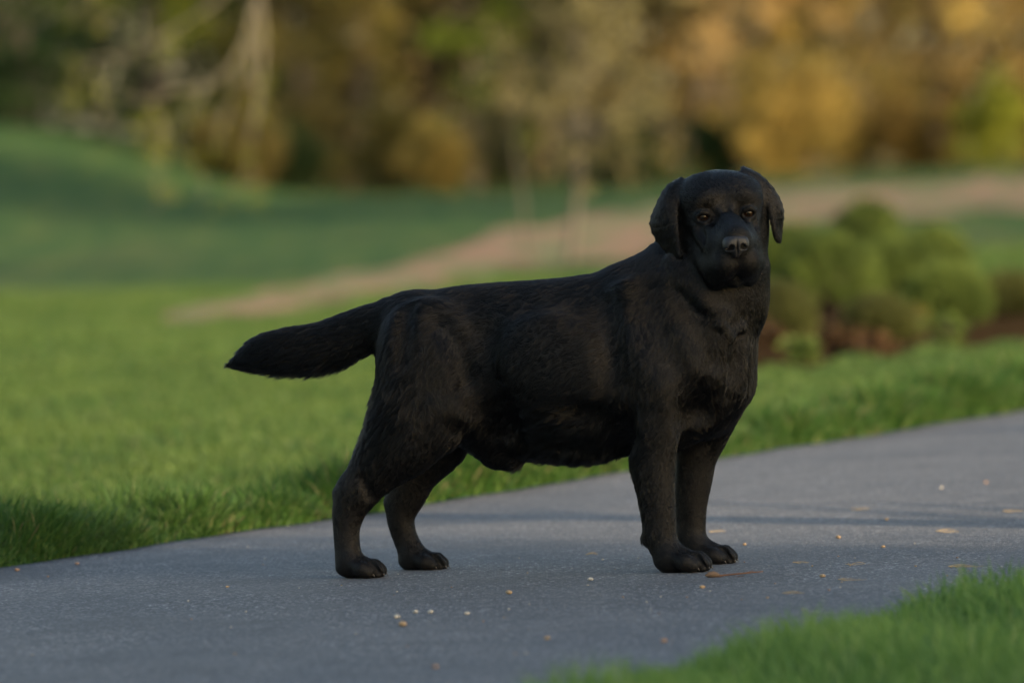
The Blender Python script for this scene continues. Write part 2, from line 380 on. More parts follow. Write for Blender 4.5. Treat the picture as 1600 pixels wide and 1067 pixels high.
# (photo column, distance, height, crown radius, crown bottom, kind, label, bark)
wood = [
    (225, 99, 9, 1.7, .3, 'green', 'deep green tree directly behind the reddish trunk', B_brown),
    (40, 92, 7, 1.5, .3, 'ever', 'dark evergreen tree at the far left edge of the wood', B_brown),
    (160, 96, 8, 1.6, 1.0, 'green', 'dark green tree left of the reddish trunk, behind the hanging branches', B_brown),
    (245, 84, 7, 1.5, 1.5, 'lime', 'lime green tree on a reddish trunk at the upper left', B_red),
    (320, 99, 8, 1.8, .6, 'green', 'shadowy green tree right of the reddish trunk', B_brown),
    (440, 94, 8, 1.7, .2, 'olive', 'dull olive tree behind the drooping pale branches', B_brown),
    (545, 90, 8, 1.6, .2, 'olive', 'olive brown tree above the orange tinted bush at left', B_brown),
    (650, 97, 9, 1.8, .2, 'olive', 'olive yellow tree above the dog\'s rump', B_brown),
    (745, 92, 8, 1.5, .2, 'green', 'yellowish green tree left of the slim pale sapling', B_brown),
    (850, 98, 9, 1.8, .3, 'mauve', 'greyish brown half bare tree behind the slim pale sapling', B_brown),
    (960, 91, 8, 1.6, .7, 'brown', 'russet brown tree right of the slim pale sapling', B_brown),
    (1060, 96, 9, 1.8, .7, 'gold', 'golden brown tree to the left above the dog\'s head', B_brown),
    (1160, 90, 8, 1.6, .6, 'tan', 'tan leaved tree straight above the dog\'s head', B_brown),
    (1265, 93, 8, 1.6, .2, 'gold', 'large yellow gold tree right above the dog\'s far ear', B_brown),
    (1370, 97, 9, 1.7, .3, 'olive', 'olive gold tree between two golden trees at right', B_brown),
    (1465, 90, 8, 1.6, .8, 'tan', 'pinkish tan tree above the orange bush at right', B_brown),
    (1575, 88, 8, 1.7, 1.2, 'glow', 'bright orange gold tree at the top right corner', B_brown),
    (1690, 88, 8, 1.6, 1.0, 'glow', 'golden tree cut by the right edge of the view', B_brown)]
for i, (px, Y, h, cr, cb, kd, lb, bk) in enumerate(wood):
    tree('woodland_tree', lb, G_wood, (px-800)/FPX*Y, Y, h, cr, (cb, h), kinds[kd], bk, 100+i, k=70, n_each=170, size=.10, clump=.42, tr=.07)
bush = [
    (20, 84, 1.9, 1.15, 'ever', 'black green conifer bush low at the far left'), (120, 86, 1.9, 1.2, 'ever', 'dark spreading conifer bush at the left on the shaded slope'),
    (355, 80, 1.0, .45, 'brown', 'brown bush lowest at left, below the drooping branches'), (395, 79.5, 1.1, .42, 'brown', 'russet bush just right of the lowest brown one'),
    (490, 82, 2.0, .55, 'brown', 'russet tinted bush left of the centre of the wood edge'), (455, 81, .9, .5, 'ever', 'low dark bush at the foot of the olive tree'),
    (590, 83, 1.3, .7, 'olive', 'olive bush at the wood edge above the tail root'), (690, 82, 1.1, .5, 'gold', 'ochre bush at the wood edge above the dog\'s back'),
    (775, 84, 2.2, .6, 'buff', 'pale buff bush left behind the sapling'), (930, 83, 1.0, .6, 'mauve', 'grey brown bush right behind the sapling'),
    (985, 82, 1.0, .75, 'ever', 'dark bush in the gap left of the dog\'s head'), (1110, 83, 1.0, .75, 'ever', 'dark bush directly behind the crown of the dog\'s head'),
    (1200, 82, 1.9, .55, 'gold', 'mustard yellow bush above the dog\'s far ear'), (1290, 82, 1.7, .6, 'gold', 'mustard yellow bush left of the brown gap'),
    (1340, 84, 1.1, .45, 'brown', 'brown bush between mustard and orange bushes'), (1435, 82, 1.2, .65, 'orange', 'bright orange bush at right of the wood edge'),
    (1545, 81, 1.4, .6, 'lime', 'yellow green bush at the right end of the wood edge'), (1625, 82, 1.6, .6, 'orange', 'orange bush cut by the right edge of the view')]
for i, (px, Y, h, cr, kd, lb) in enumerate(bush):
    tree('autumn_bush' if kd != 'ever' else 'evergreen_bush', lb, G_bush, (px-800)/FPX*Y, Y, h*.7, cr, (-.05, h), kinds[kd], B_brown, 300+i, k=30, n_each=150, size=.075, clump=.30, tr=.03, lean=.15*math.sin(i*2.4), cat='bush', crown_name='foliage')
# the dense wood behind them, read as one mass
r_ = np.random.default_rng(5)
nC = 1500; C = np.stack((r_.uniform(-17, 17, nC), r_.uniform(102, 112, nC), r_.uniform(0, 12, nC)), 1)
k_ = ~((C[:, 0] < -8.6) & (C[:, 0] > -10.6) & (C[:, 2] > 2.2) & (C[:, 2] < 3.9)); C = C[k_]
C[:, 2] += terrain(C[:, 0], C[:, 1]); V, F = leaves(C, r_.uniform(.7, 1.3, len(C)), 70, .26, r_)
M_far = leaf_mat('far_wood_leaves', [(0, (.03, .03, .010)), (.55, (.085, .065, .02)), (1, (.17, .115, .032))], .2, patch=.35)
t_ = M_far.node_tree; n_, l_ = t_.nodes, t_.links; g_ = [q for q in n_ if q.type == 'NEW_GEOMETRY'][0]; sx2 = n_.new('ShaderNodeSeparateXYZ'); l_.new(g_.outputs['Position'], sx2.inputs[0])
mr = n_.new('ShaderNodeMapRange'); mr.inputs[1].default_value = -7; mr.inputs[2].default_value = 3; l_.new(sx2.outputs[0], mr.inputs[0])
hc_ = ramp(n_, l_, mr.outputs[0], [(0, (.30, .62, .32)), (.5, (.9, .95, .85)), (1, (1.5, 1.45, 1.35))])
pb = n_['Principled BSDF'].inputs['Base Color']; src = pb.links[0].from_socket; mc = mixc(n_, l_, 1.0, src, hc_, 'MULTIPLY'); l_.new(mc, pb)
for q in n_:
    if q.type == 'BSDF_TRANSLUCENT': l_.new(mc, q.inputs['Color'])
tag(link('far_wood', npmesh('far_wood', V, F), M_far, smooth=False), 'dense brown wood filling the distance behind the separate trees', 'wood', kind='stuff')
# glimpse of a pale house between the trees at the top left corner
def boxmesh(lo, hi):
    V = [(x, y, z) for x in (lo[0], hi[0]) for y in (lo[1], hi[1]) for z in (lo[2], hi[2])]
    F = [(0, 1, 3, 2), (4, 6, 7, 5), (0, 4, 5, 1), (2, 3, 7, 6), (0, 2, 6, 4), (1, 5, 7, 3)]; return V, F
hm, t, n, b, l = mat('pale_render'); l.new(ramp(n, l, noise(n, l, 3, 3, .6, coords(n)), [(.3, (.55, .42, .36)), (.7, (.66, .52, .46))]), b.inputs['Base Color'])
rm, t, n, b, l = mat('grey_roof'); l.new(ramp(n, l, noise(n, l, 6, 3, .6, coords(n)), [(.3, (.10, .09, .09)), (.7, (.16, .14, .13))]), b.inputs['Base Color'])
gm, t, n, b, l = mat('window_glass'); b.inputs['Base Color'].default_value = (.03, .035, .04, 1); b.inputs['Roughness'].default_value = .1
hx, hy = -14.8, 126.0; hz = float(terrain(hx, hy))-.3
hs = empty('house', (hx, hy, hz), 'pale pink house glimpsed through the gap in the trees at the top left', 'house')
V, F = boxmesh((hx-4, hy, hz), (hx+4, hy+6, hz+4.6)); link('wall', npmesh('wall', V, F), hm, hs, False)
V = [(hx-4.4, hy-.4, hz+4.6), (hx+4.4, hy-.4, hz+4.6), (hx+4.4, hy+6.4, hz+4.6), (hx-4.4, hy+6.4, hz+4.6), (hx-4.4, hy+3, hz+6.6), (hx+4.4, hy+3, hz+6.6)]
me = bpy.data.meshes.new('roof'); me.from_pydata([tuple(v) for v in V], [], [(0, 1, 5, 4), (2, 3, 4, 5), (0, 4, 3), (1, 2, 5), (0, 3, 2, 1)]); link('roof', me, rm, hs, False)
for wx in (-2.6, 2.6):
    V, F = boxmesh((hx+wx-.5, hy-.05, hz+1.2), (hx+wx+.5, hy+.02, hz+2.6)); link('window', npmesh('window', V, F), gm, hs, False)
# slim pale sapling in front of the wood
sx_, sy_, sz_ = on_ground(887, 412)
def sapling():
    r = np.random.default_rng(21); t = empty('sapling', (sx_, sy_, sz_), 'slim young tree with a pale trunk and thin buff crown on the lawn', 'tree')
    s = sy_/FPX; topz = 2.6; P = [bend((sx_, sy_, sz_-.05), (sx_+.02, sy_, sz_+topz), r, 9, .044, .014)]
    C = []
    for i in range(46):
        j = r.integers(3, 8); b0 = P[0][j][:3]; a = r.uniform(0, 2*math.pi); L = r.uniform(.35, .95)*(1.15-.06*j)
        q = (b0[0]+math.cos(a)*L, b0[1]+math.sin(a)*L*.7, b0[2]+r.uniform(.1, .7)); P.append(bend(b0, q, r, 5, .010, .003, .04)); C.append(q)
        for _ in range(3): C.append(tuple(np.array(b0)*(1-(f_ := r.uniform(.4, 1)))+np.array(q)*f_+r.normal(size=3)*.08))
    # a second stem leaning in from the left
    P.append([(sx_-.30, sy_+.3, sz_-.02, .016), (sx_-.34, sy_+.3, sz_+.5, .015), (sx_-.42, sy_+.25, sz_+1.0, .012), (sx_-.34, sy_+.2, sz_+1.6, .008)])
    V, F = tubes(P, 6); link('trunk', npmesh('trunk', V, F), bark_mat('grey_bark', (.10, .088, .065)), t)
    V, F = leaves(np.array(C), np.full(len(C), .13), 34, .045, r); link('crown', npmesh('crown', V, F), M_buff, t, smooth=False)
sapling()
# hanging bare branches of a tree that stands left of the view
def hanging():
    Y = 44.0; r = np.random.default_rng(9); X = (-150-800)/FPX*Y-.6; z0 = float(terrain(X, Y))
    t = empty('drooping_tree', (X, Y, z0), 'bare tree whose pale drooping branches hang into the upper left', 'tree')
    tp = (X+.3, Y, z0+5.4); P = [bend((X, Y, z0-.1), tp, r, 8, .16, .07)]
    def pl(pts, r0, r1, dy=0):
        q = [at(a, b, Y+dy) for a, b in pts]; n_ = len(q); return [(*q[i], r0+(r1-r0)*i/(n_-1)) for i in range(n_)]
    P.append([(*P[0][6][:3], .07), (X+1.0, Y, z0+4.6, .06), *pl([(250, -210), (350, -190), (400, -90), (402, -10)], .038, .030)])
    P.append(pl([(402, -10), (410, 60), (408, 120), (398, 180), (392, 215)], .028, .012))
    P.append(pl([(400, 0), (385, 60), (362, 105), (325, 135), (270, 143), (205, 140), (150, 132)], .026, .009))
    P.append(pl([(405, 40), (388, 100), (366, 150), (345, 200), (338, 235)], .018, .007, .3))
    P.append(pl([(385, 60), (392, 110), (402, 150), (404, 185)], .016, .007, -.3))
    P.append(pl([(380, -40), (330, 10), (270, 50), (190, 90), (120, 95)], .02, .006, .5))
    P.append(pl([(325, 135), (300, 165), (262, 190)], .014, .006)); P.append(pl([(270, 143), (235, 160), (190, 150)], .014, .006))
    P.append(pl([(350, -190), (240, -120), (150, -40), (110, 30)], .022, .008, -.5))
    for i in range(26):
        a = P[r.integers(2, len(P))]; j = r.integers(1, len(a)); b0 = a[j][:3]; L = r.uniform(.15, .4)
        P.append(bend(b0, (b0[0]+r.normal()*.12, b0[1]+r.normal()*.1, b0[2]-L), r, 5, .007, .003))
    V, F = tubes(P, 7); link('trunk', npmesh('trunk', V, F), B_pale, t)
    C = np.array([a[j][:3] for a in P[2:] for j in range(1, len(a))]); C = C[r.random(len(C)) < .5]
    V, F = leaves(C, np.full(len(C), .10), 14, .035, r); link('crown', npmesh('crown', V, F), M_lime, t, smooth=False)
hanging()
# ------------------------------------------------------------------ rounded dwarf conifers at right
def needle_shrub(px, base, rpx, hpx, lb, seed, dep=0., kd=None):
    gx, gy, gz = on_ground(px, base); gy += dep; gx = (px-800)/FPX*gy; gz = float(terrain(gx, gy)); s = gy/FPX
    R = rpx*s*1.14; Hh = hpx*s*1.04; r = np.random.default_rng(seed); t = empty('dwarf_conifer', (gx, gy, gz), lb, 'shrub', 'rounded dwarf conifers in the bed at right')
    P = []
    N = 620; u = r.random(N); ph = r.uniform(0, 2*math.pi, N); ct = 1-u*1.25; st = np.sqrt(np.maximum(0, 1-ct**2)); tips = np.stack((np.cos(ph)*st*R, np.sin(ph)*st*R, Hh*.42+ct*Hh*.58), 1)*(r.uniform(.88, 1.06, N))[:, None]
    tips[:, 2] = np.maximum(tips[:, 2], .02)
    for i in range(0, N, 12): P.append(bend((gx, gy, gz), tuple(tips[i]*.93+np.array((gx, gy, gz))), r, 4, .010, .004))
    V, F = tubes(P, 5); link('stem', npmesh('stem', V, F), B_brown, t)
    # upright tufts of needles on every shoot tip
    V = []; n_n = 26; c0 = np.repeat(tips*.93, n_n, 0)+np.array((gx, gy, gz)); out = np.repeat(tips/(np.linalg.norm(tips, axis=1)[:, None]+1e-6), n_n, 0)
    d = out+r.normal(size=out.shape)*.55+np.array((0, 0, .35)); d /= np.linalg.norm(d, axis=1)[:, None]; L = r.uniform(.03, .06, len(d))[:, None]
    sd_ = np.cross(d, r.normal(size=d.shape)); sd_ /= np.linalg.norm(sd_, axis=1)[:, None]; c0 = c0-d*L*.4+r.normal(size=c0.shape)*.012
    V = np.stack((c0-sd_*.0028, c0+sd_*.0028, c0+d*L), 1).reshape(-1, 3); F = np.arange(len(c0)*3).reshape(-1, 3)
    link('foliage', npmesh('foliage', V, F), kd or M_pine, t, smooth=False)
M_dry = leaf_mat('dry_russet_leaves', [(0, (.03, .018, .008)), (.6, (.065, .034, .014)), (1, (.10, .055, .02))])
M_pine = leaf_mat('pine_needles', [(0, (.016, .030, .008)), (.6, (.056, .092, .018)), (1, (.13, .175, .034))], .2, patch=3)
M_pine2 = leaf_mat('brownish_needles', [(0, (.028, .032, .010)), (.6, (.055, .062, .018)), (1, (.10, .11, .028))], .2, patch=3)
for i, (px, base, rr, hh, dep, lb, kd) in enumerate([
    (1240, 455, 62, 100, .5, 'dark rounded dwarf conifer partly hidden behind the dog\'s cheek', None),
    (1355, 440, 52, 118, 1.0, 'topmost rounded dwarf conifer, with a brown underside', None),
    (1295, 505, 74, 140, 0., 'large bright rimmed dwarf conifer at the front left of the bed', None),
    (1405, 490, 66, 120, .2, 'dwarf conifer in the middle of the bed with a dark hollow below', None),
    (1455, 450, 54, 88, .8, 'dwarf conifer at the back right of the bed', None),
    (1480, 520, 60, 105, -.1, 'drooping dwarf conifer at the front right of the bed', None),
    (1375, 535, 50, 70, -.3, 'low brownish dwarf conifer at the front of the bed', M_pine2),
    (1585, 500, 55, 68, .2, 'small dark brown dwarf conifer at the right edge', M_pine2),
    (1215, 540, 50, 90, .3, 'brownish dwarf conifer beside the dog\'s chest', M_pine2)]):
    needle_shrub(px, base, rr, hh, lb, 500+i, dep, kd)
# low leafy plants in front of the bed
def herb(px, base, wpx, hpx, lb, seed, m):
    gx, gy, gz = on_ground(px, base); s = gy/FPX; r = np.random.default_rng(seed); t = empty('leafy_plant', (gx, gy, gz), lb, 'plant', 'small plants in front of the conifer bed')
    C = np.stack((gx+r.normal(size=18)*wpx*s*.35, gy+r.normal(size=18)*wpx*s*.3, gz+r.uniform(.1, 1, 18)*hpx*s), 1)
    V, F = tubes([bend((gx, gy, gz-.01), tuple(c), r, 4, .004, .002) for c in C], 5); link('stem', npmesh('stem', V, F), B_brown, t)
    V, F = leaves(C, np.full(18, .035), 22, .03, r); link('foliage', npmesh('foliage', V, F), m, t, smooth=False)
for i, (px, base, wp, hp, lb, m) in enumerate([(1262, 500, 36, 36, 'green leafy plant left in front of the conifers', M_olive), (1425, 530, 44, 40, 'green leafy plant low in front of the middle conifer', M_olive), (1480, 545, 40, 46, 'green leafy plant at the front right of the bed', M_pine),
    (1205, 560, 40, 60, 'brownish seedy plant next to the dog\'s chest', M_dry), (1310, 560, 50, 46, 'russet plant at the front of the bed', M_dry), (1255, 572, 44, 40, 'dull green plant at the front left of the bed', M_pine), (1365, 560, 40, 36, 'rusty low plant in front of the conifers', M_dry)]):
    herb(px, base, wp, hp, lb, 700+i, m)
# bed soil under the conifers
mb, t, n, b, l = mat('bed_mulch'); b.inputs['Specular IOR Level'].default_value = 0; l.new(ramp(n, l, noise(n, l, 12, 5, .7, coords(n)), [(.3, (.025, .018, .009)), (.55, (.052, .032, .015)), (.75, (.085, .052, .025))]), b.inputs['Base Color']); b.inputs['Roughness'].default_value = .95
rows = []
for u in np.linspace(1090, 1720, 60):
    up = on_ground(u, 478-(u-1400)*.05+5*math.sin(u*.06)); dn = on_ground(u, 563-(u-1400)*.10+5*math.sin(u*.05+1))
    rows.append([(dn[0]*(1-q)+up[0]*q, dn[1]*(1-q)+up[1]*q) for q in np.linspace(0, 1, 6)])
R_ = np.array(rows); Z_ = terrain(R_[..., 0], R_[..., 1])+.012; V = np.concatenate((R_, Z_[..., None]), 2); i = np.arange(360).reshape(60, 6)
F = np.stack((i[:-1, :-1].ravel(), i[1:, :-1].ravel(), i[1:, 1:].ravel(), i[:-1, 1:].ravel()), 1)
tag(link('bed_soil', npmesh('bed_soil', V.reshape(-1, 3), F), mb), kind='structure')
# ------------------------------------------------------------------ unseen trees, placed out of view to shade the path, left slope and wood
sunh = np.array((math.sin(SUN_AZ), math.cos(SUN_AZ))); tl = math.tan(SUN_EL)
def shader_tree(sx, sy, t_, cr, half, seed, lb, k, n_each, size=.11, clump=.6):
    """a tree whose shadow is centred on the ground point (sx, sy), standing t_ metres towards the sun"""
    x, y = np.array((sx, sy))+sunh*t_; zc = t_*tl+TILT*sx-float(terrain(x, y))
    tree('shade_tree', lb, 'unseen trees that shade the dog, left slope and wood', float(x), float(y), zc+half, cr, (max(.8, zc-half), zc+half), M_green, B_brown, seed, k=k, n_each=n_each, size=size, tr=.14, clump=clump)
shader_tree(-.1, 9.55, 17, 2.3, 1.75, 61, 'broad green tree behind the viewer, right of the path', 120, 300)
shader_tree(-7.5, 69, 27, 4.8, 3.0, 62, 'green tree outside the view that shades the left slope', 170, 260, .16, .85)  # added out of view so the left slope falls in shade
def bare(sx, sy, t_, r0, seed, lb, hh=3.):
    x, y = np.array((sx, sy))+sunh*t_; r = np.random.default_rng(seed); z0 = float(terrain(x, y))
    t = empty('bare_tree', (float(x), float(y), z0), lb, 'tree'); P = [bend((x, y, z0-.1), (x+.05, y, z0+hh), r, 9, r0, r0*.6)]
    for i in range(14):
        j = r.integers(3, 8); b0 = P[0][j][:3]; P.append(bend(b0, (b0[0]+r.normal()*.5, b0[1]+r.normal()*.5, b0[2]+r.uniform(.1, .5)), r, 5, r0*.3, r0*.08))
    V, F = tubes(P, 8); link('trunk', npmesh('trunk', V, F), B_brown, t)
bare(0, 12.7, 8, .12, 71, 'slim bare tree right of the path, nearest the viewer')
bare(1, 16.3, 9, .24, 72, 'thick bare tree right of the path, farther along it', 2.3)
shader_tree(-7.2, 88.4, 27, 4.4, 3.0, 63, 'large green tree right of the view that shades the left part of the wood', 150, 260, .17, .9)  # unseen, added to darken the left part of the wood with its shadow
# ------------------------------------------------------------------ litter on the asphalt
def stone_mesh(name, r, seed, sq=.65):
    g = np.random.default_rng(seed); V_, F_ = [], []; n1, n2 = 7, 10
    for i in range(n1+1):
        for j in range(n2):
            th, ph = math.pi*i/n1, 2*math.pi*j/n2; k = 1+.16*math.sin(3*ph+seed)*math.sin(th)+g.normal()*.07
            V_.append((r*k*math.sin(th)*math.cos(ph), r*k*math.sin(th)*math.sin(ph)*.8, r*sq*(math.cos(th)+1)*.95))
    for i in range(n1):
        for j in range(n2): F_.append((i*n2+j, (i+1)*n2+j, (i+1)*n2+(j+1) % n2, i*n2+(j+1) % n2))
    return npmesh(name, V_, F_)
def flat_mat(name, c, rough=.8):
    m, t, n, b, l = mat(name); l.new(ramp(n, l, noise(n, l, 300, 3, .6, coords(n)), [(.3, tuple(x*.65 for x in c)), (.7, c)]), b.inputs['Base Color']); b.inputs['Roughness'].default_value = rough; return m
st_pale = flat_mat('pale_stone', (.46, .43, .38)); st_tan = flat_mat('tan_crumb', (.42, .29, .165)); st_pink = flat_mat('pinkish_crumb', (.34, .22, .155))
def on_path(px, py):
    x, y, z = on_ground(px, py); return x, y, path_z(x, y)
protos = {}
def pebble(px, py, rpx, kd, lb):
    x, y, z = on_path(px, py); key = (kd.name, round(rpx))
    if key not in protos: protos[key] = stone_mesh('pebble', 1.0, len(protos)+3); protos[key].materials.append(kd); protos[key].polygons.foreach_set('use_smooth', np.ones(len(protos[key].polygons), bool))
    o = bpy.data.objects.new('pebble', protos[key]); S.collection.objects.link(o); rr = rpx*((1.1 if 900 < py < 1010 else .78) if rpx > 3 else 1.)*y/FPX; o.scale = (rr, rr, rr*.9); o.location = (x, y, z-.0005); o.rotation_euler[2] = random.uniform(0, 6)
    tag(o, lb, 'pebble', 'pebbles and crumbs scattered on the path')
for p in [(629, 985, 7, st_tan, 'biggest tan pebble in the row of crumbs left of centre on the near path'), (620, 972, 5.5, st_pale, 'pale pebble touching the left of the biggest tan pebble'), (649, 964, 4.5, st_pale, 'pale pebble at the left of the pair behind the biggest tan pebble'),
          (673, 965, 5, st_pale, 'pale pebble at the right of the pair behind the biggest tan pebble'), (729, 966, 4.5, st_pale, 'pale pebble at the right end of the row of crumbs'), (795, 934, 5.5, st_tan, 'oblong tan crumb between the hind and front paws'),
          (923, 913, 4.5, st_pale, 'pale pebble in front of the near front leg, left of its paw'), (1047, 896, 4.2, st_pale, 'cream pebble touching the near front paw'), (1097, 925, 4.5, st_tan, 'orange tan pebble just below the brown twig'),
          (1285, 907, 4.5, st_tan, 'tan pebble beyond the right end of the brown twig'), (1037, 1008, 5.5, st_pink, 'pinkish crumb on the near path below the front paws'), (680, 1050, 7, st_pink, 'blurred pinkish crumb nearest the bottom edge'),
          (1310, 846, 6, st_tan, 'tan pebble between the dog and the right grass, farther back'), (1163, 857, 5, st_tan, 'tan pebble right of the far front paw'), (1380, 861, 5, st_tan, 'tan pebble near the shadow band at right'),
          (1385, 818, 5, st_tan, 'blurred tan lump at the right part of the path'), (1540, 760, 4.5, st_pink, 'blurred pinkish lump at the far right of the path'), (1470, 768, 4.5, st_pale, 'blurred pale lump at the far right of the path'),
          (855, 1004, 4.5, st_tan, 'tan pebble on the near path between the paws'), (26, 896, 6, st_pink, 'pinkish crumb lying by the lawn edge at the far left'), (120, 886, 5, st_pink, 'pinkish crumb by the lawn edge near the left corner'), (355, 923, 3, st_tan, 'small tan crumb left of the near hind paw')]:
    pebble(*p)
rr_ = np.random.default_rng(4)
for i in range(85):
    px = rr_.uniform(20, 1590) if i % 3 else rr_.uniform(700, 1350); py = rr_.uniform(880, 1035) if i % 2 else rr_.uniform(850, 960)
    x, y, z = on_ground(px, py)
    if d_far(np.array(x), np.array(y)) > -.06 or d_near(np.array(x), np.array(y)) > -.06: continue
    kd = (st_pale, st_tan, st_pale, st_pink)[rr_.integers(0, 4)]
    pebble(px, py, rr_.uniform(1.1, 2.3), kd, {'pale_stone': 'tiny pale grain of grit on the asphalt path', 'tan_crumb': 'tiny tan crumb of grit on the asphalt path', 'pinkish_crumb': 'tiny pinkish crumb of grit on the asphalt path'}[kd.name])
# brown twig with a dry bud end, right of the front paws
a0, a1 = on_path(1105, 908), on_path(1192, 901)
tw = empty('twig', a0, 'thin reddish brown twig with a dry seed head lying by the front paws', 'twig')
tm = flat_mat('twig_brown', (.15, .075, .045), .8); tm2 = flat_mat('seed_head', (.16, .10, .06)); tm3 = flat_mat('straw', (.42, .33, .20), .7)
r2 = np.random.default_rng(3)
p0 = np.array(a0)+np.array((.018, 0, .003)); p1 = np.array(a1)+np.array((0, 0, .003))
V, F = tubes([bend(p0, p1, r2, 9, .0022, .0011), bend(p0*.55+p1*.45, p0*.2+p1*.8+np.array((0, .02, .002)), r2, 5, .0010, .0005), bend(p0, p0+np.array((.05, -.012, .001)), r2, 5, .0010, .0006)], 6); link('stem', npmesh('stem', V, F), tm, tw)
V, F = tubes([[(a0[0]-.004, a0[1], a0[2]+.004, .0015), (a0[0]+.002, a0[1], a0[2]+.005, .005), (a0[0]+.012, a0[1], a0[2]+.006, .0065), (a0[0]+.020, a0[1], a0[2]+.005, .004), (a0[0]+.024, a0[1], a0[2]+.004, .002)]], 8); link('seed_head', npmesh('seed_head', V, F), tm2, tw)
def straw(px, py, wpx, n_, lb):
    wpx *= .75; n_ = max(3, n_//2)
    x, y, z = on_path(px, py); s = y/FPX; P = []
    for i in range(n_):
        c = np.array((x+r2.normal()*wpx*s*.08, y+r2.normal()*.003, z+.002)); a = r2.normal()*.22; L = r2.uniform(.45, .9)*wpx*s
        d = np.array((math.cos(a), math.sin(a), 0))*L*.5; P.append(bend(c-d, c+d, r2, 5, .0007, .0003, .0003))
    V, F = tubes(P, 5); tag(link('straw', npmesh('straw', V, F), tm3), lb, 'straw', 'dry straw wisps on the path')
for q in [(1503, 891, 75, 14, 'thick wisp of dry straw next to the right grass corner'), (1340, 887, 60, 6, 'dry straw wisp left of the thick one'), (1480, 836, 60, 8, 'dry straw wisp behind, at the right on the path'), (1350, 803, 50, 6, 'brownish straw wisp behind the tan pebble'), (1585, 805, 60, 10, 'dry straw wisp at the right edge of the view'),
          (925, 873, 40, 5, 'short straw wisp left behind the front paws'), (1250, 885, 40, 3, 'faint straw wisp right of the far front paw'), (1240, 934, 60, 4, 'faint straw wisp beyond the twig, towards the near grass'), (1330, 912, 60, 4, 'faint straw wisp in front of the near right grass'), (1120, 838, 40, 3, 'straw wisp right behind the far front leg')]:
    straw(*q)
# worn patches of drifted dust and needles

# ------------------------------------------------------------------ the dog
# built in units of PX (one photo pixel = 1.25 mm at the dog): u right, v down, w away from the viewer;
# the body axis is turned 15 degrees towards the viewer; b is the offset across the body (+ = far side)
TH = math.radians(15.0); WA, WB = 43.0, -math.tan(TH)
def wc(a): return WA + WB*(a-600.0)
def uw(a, b): return a+b*math.sin(TH), wc(a)+b*math.cos(TH)
def ab(u, w_):
    # invert uw
    a = (u*math.cos(TH)-(w_-WA-WB*-600.0)*math.sin(TH))/(math.cos(TH)+WB*-1*math.sin(TH)*1.0)
    b = (u-a)/math.sin(TH); return a, b
def Q(u, v, b):
    """photo position + lateral offset -> (a, b, v) node, undoing perspective"""
    for _ in range(3):
        a = u-b*math.sin(TH); k = 1+(wc(a)+b*math.cos(TH))/FPX
        if _ == 0: u0, v0 = u, v
        u = 800+(u0-800)*k
    return (u-b*math.sin(TH), b, HOR+(v0-HOR)*k)
def ground_v(a): return HOR+CAMH/PX-TILT*(a-800)-5.0
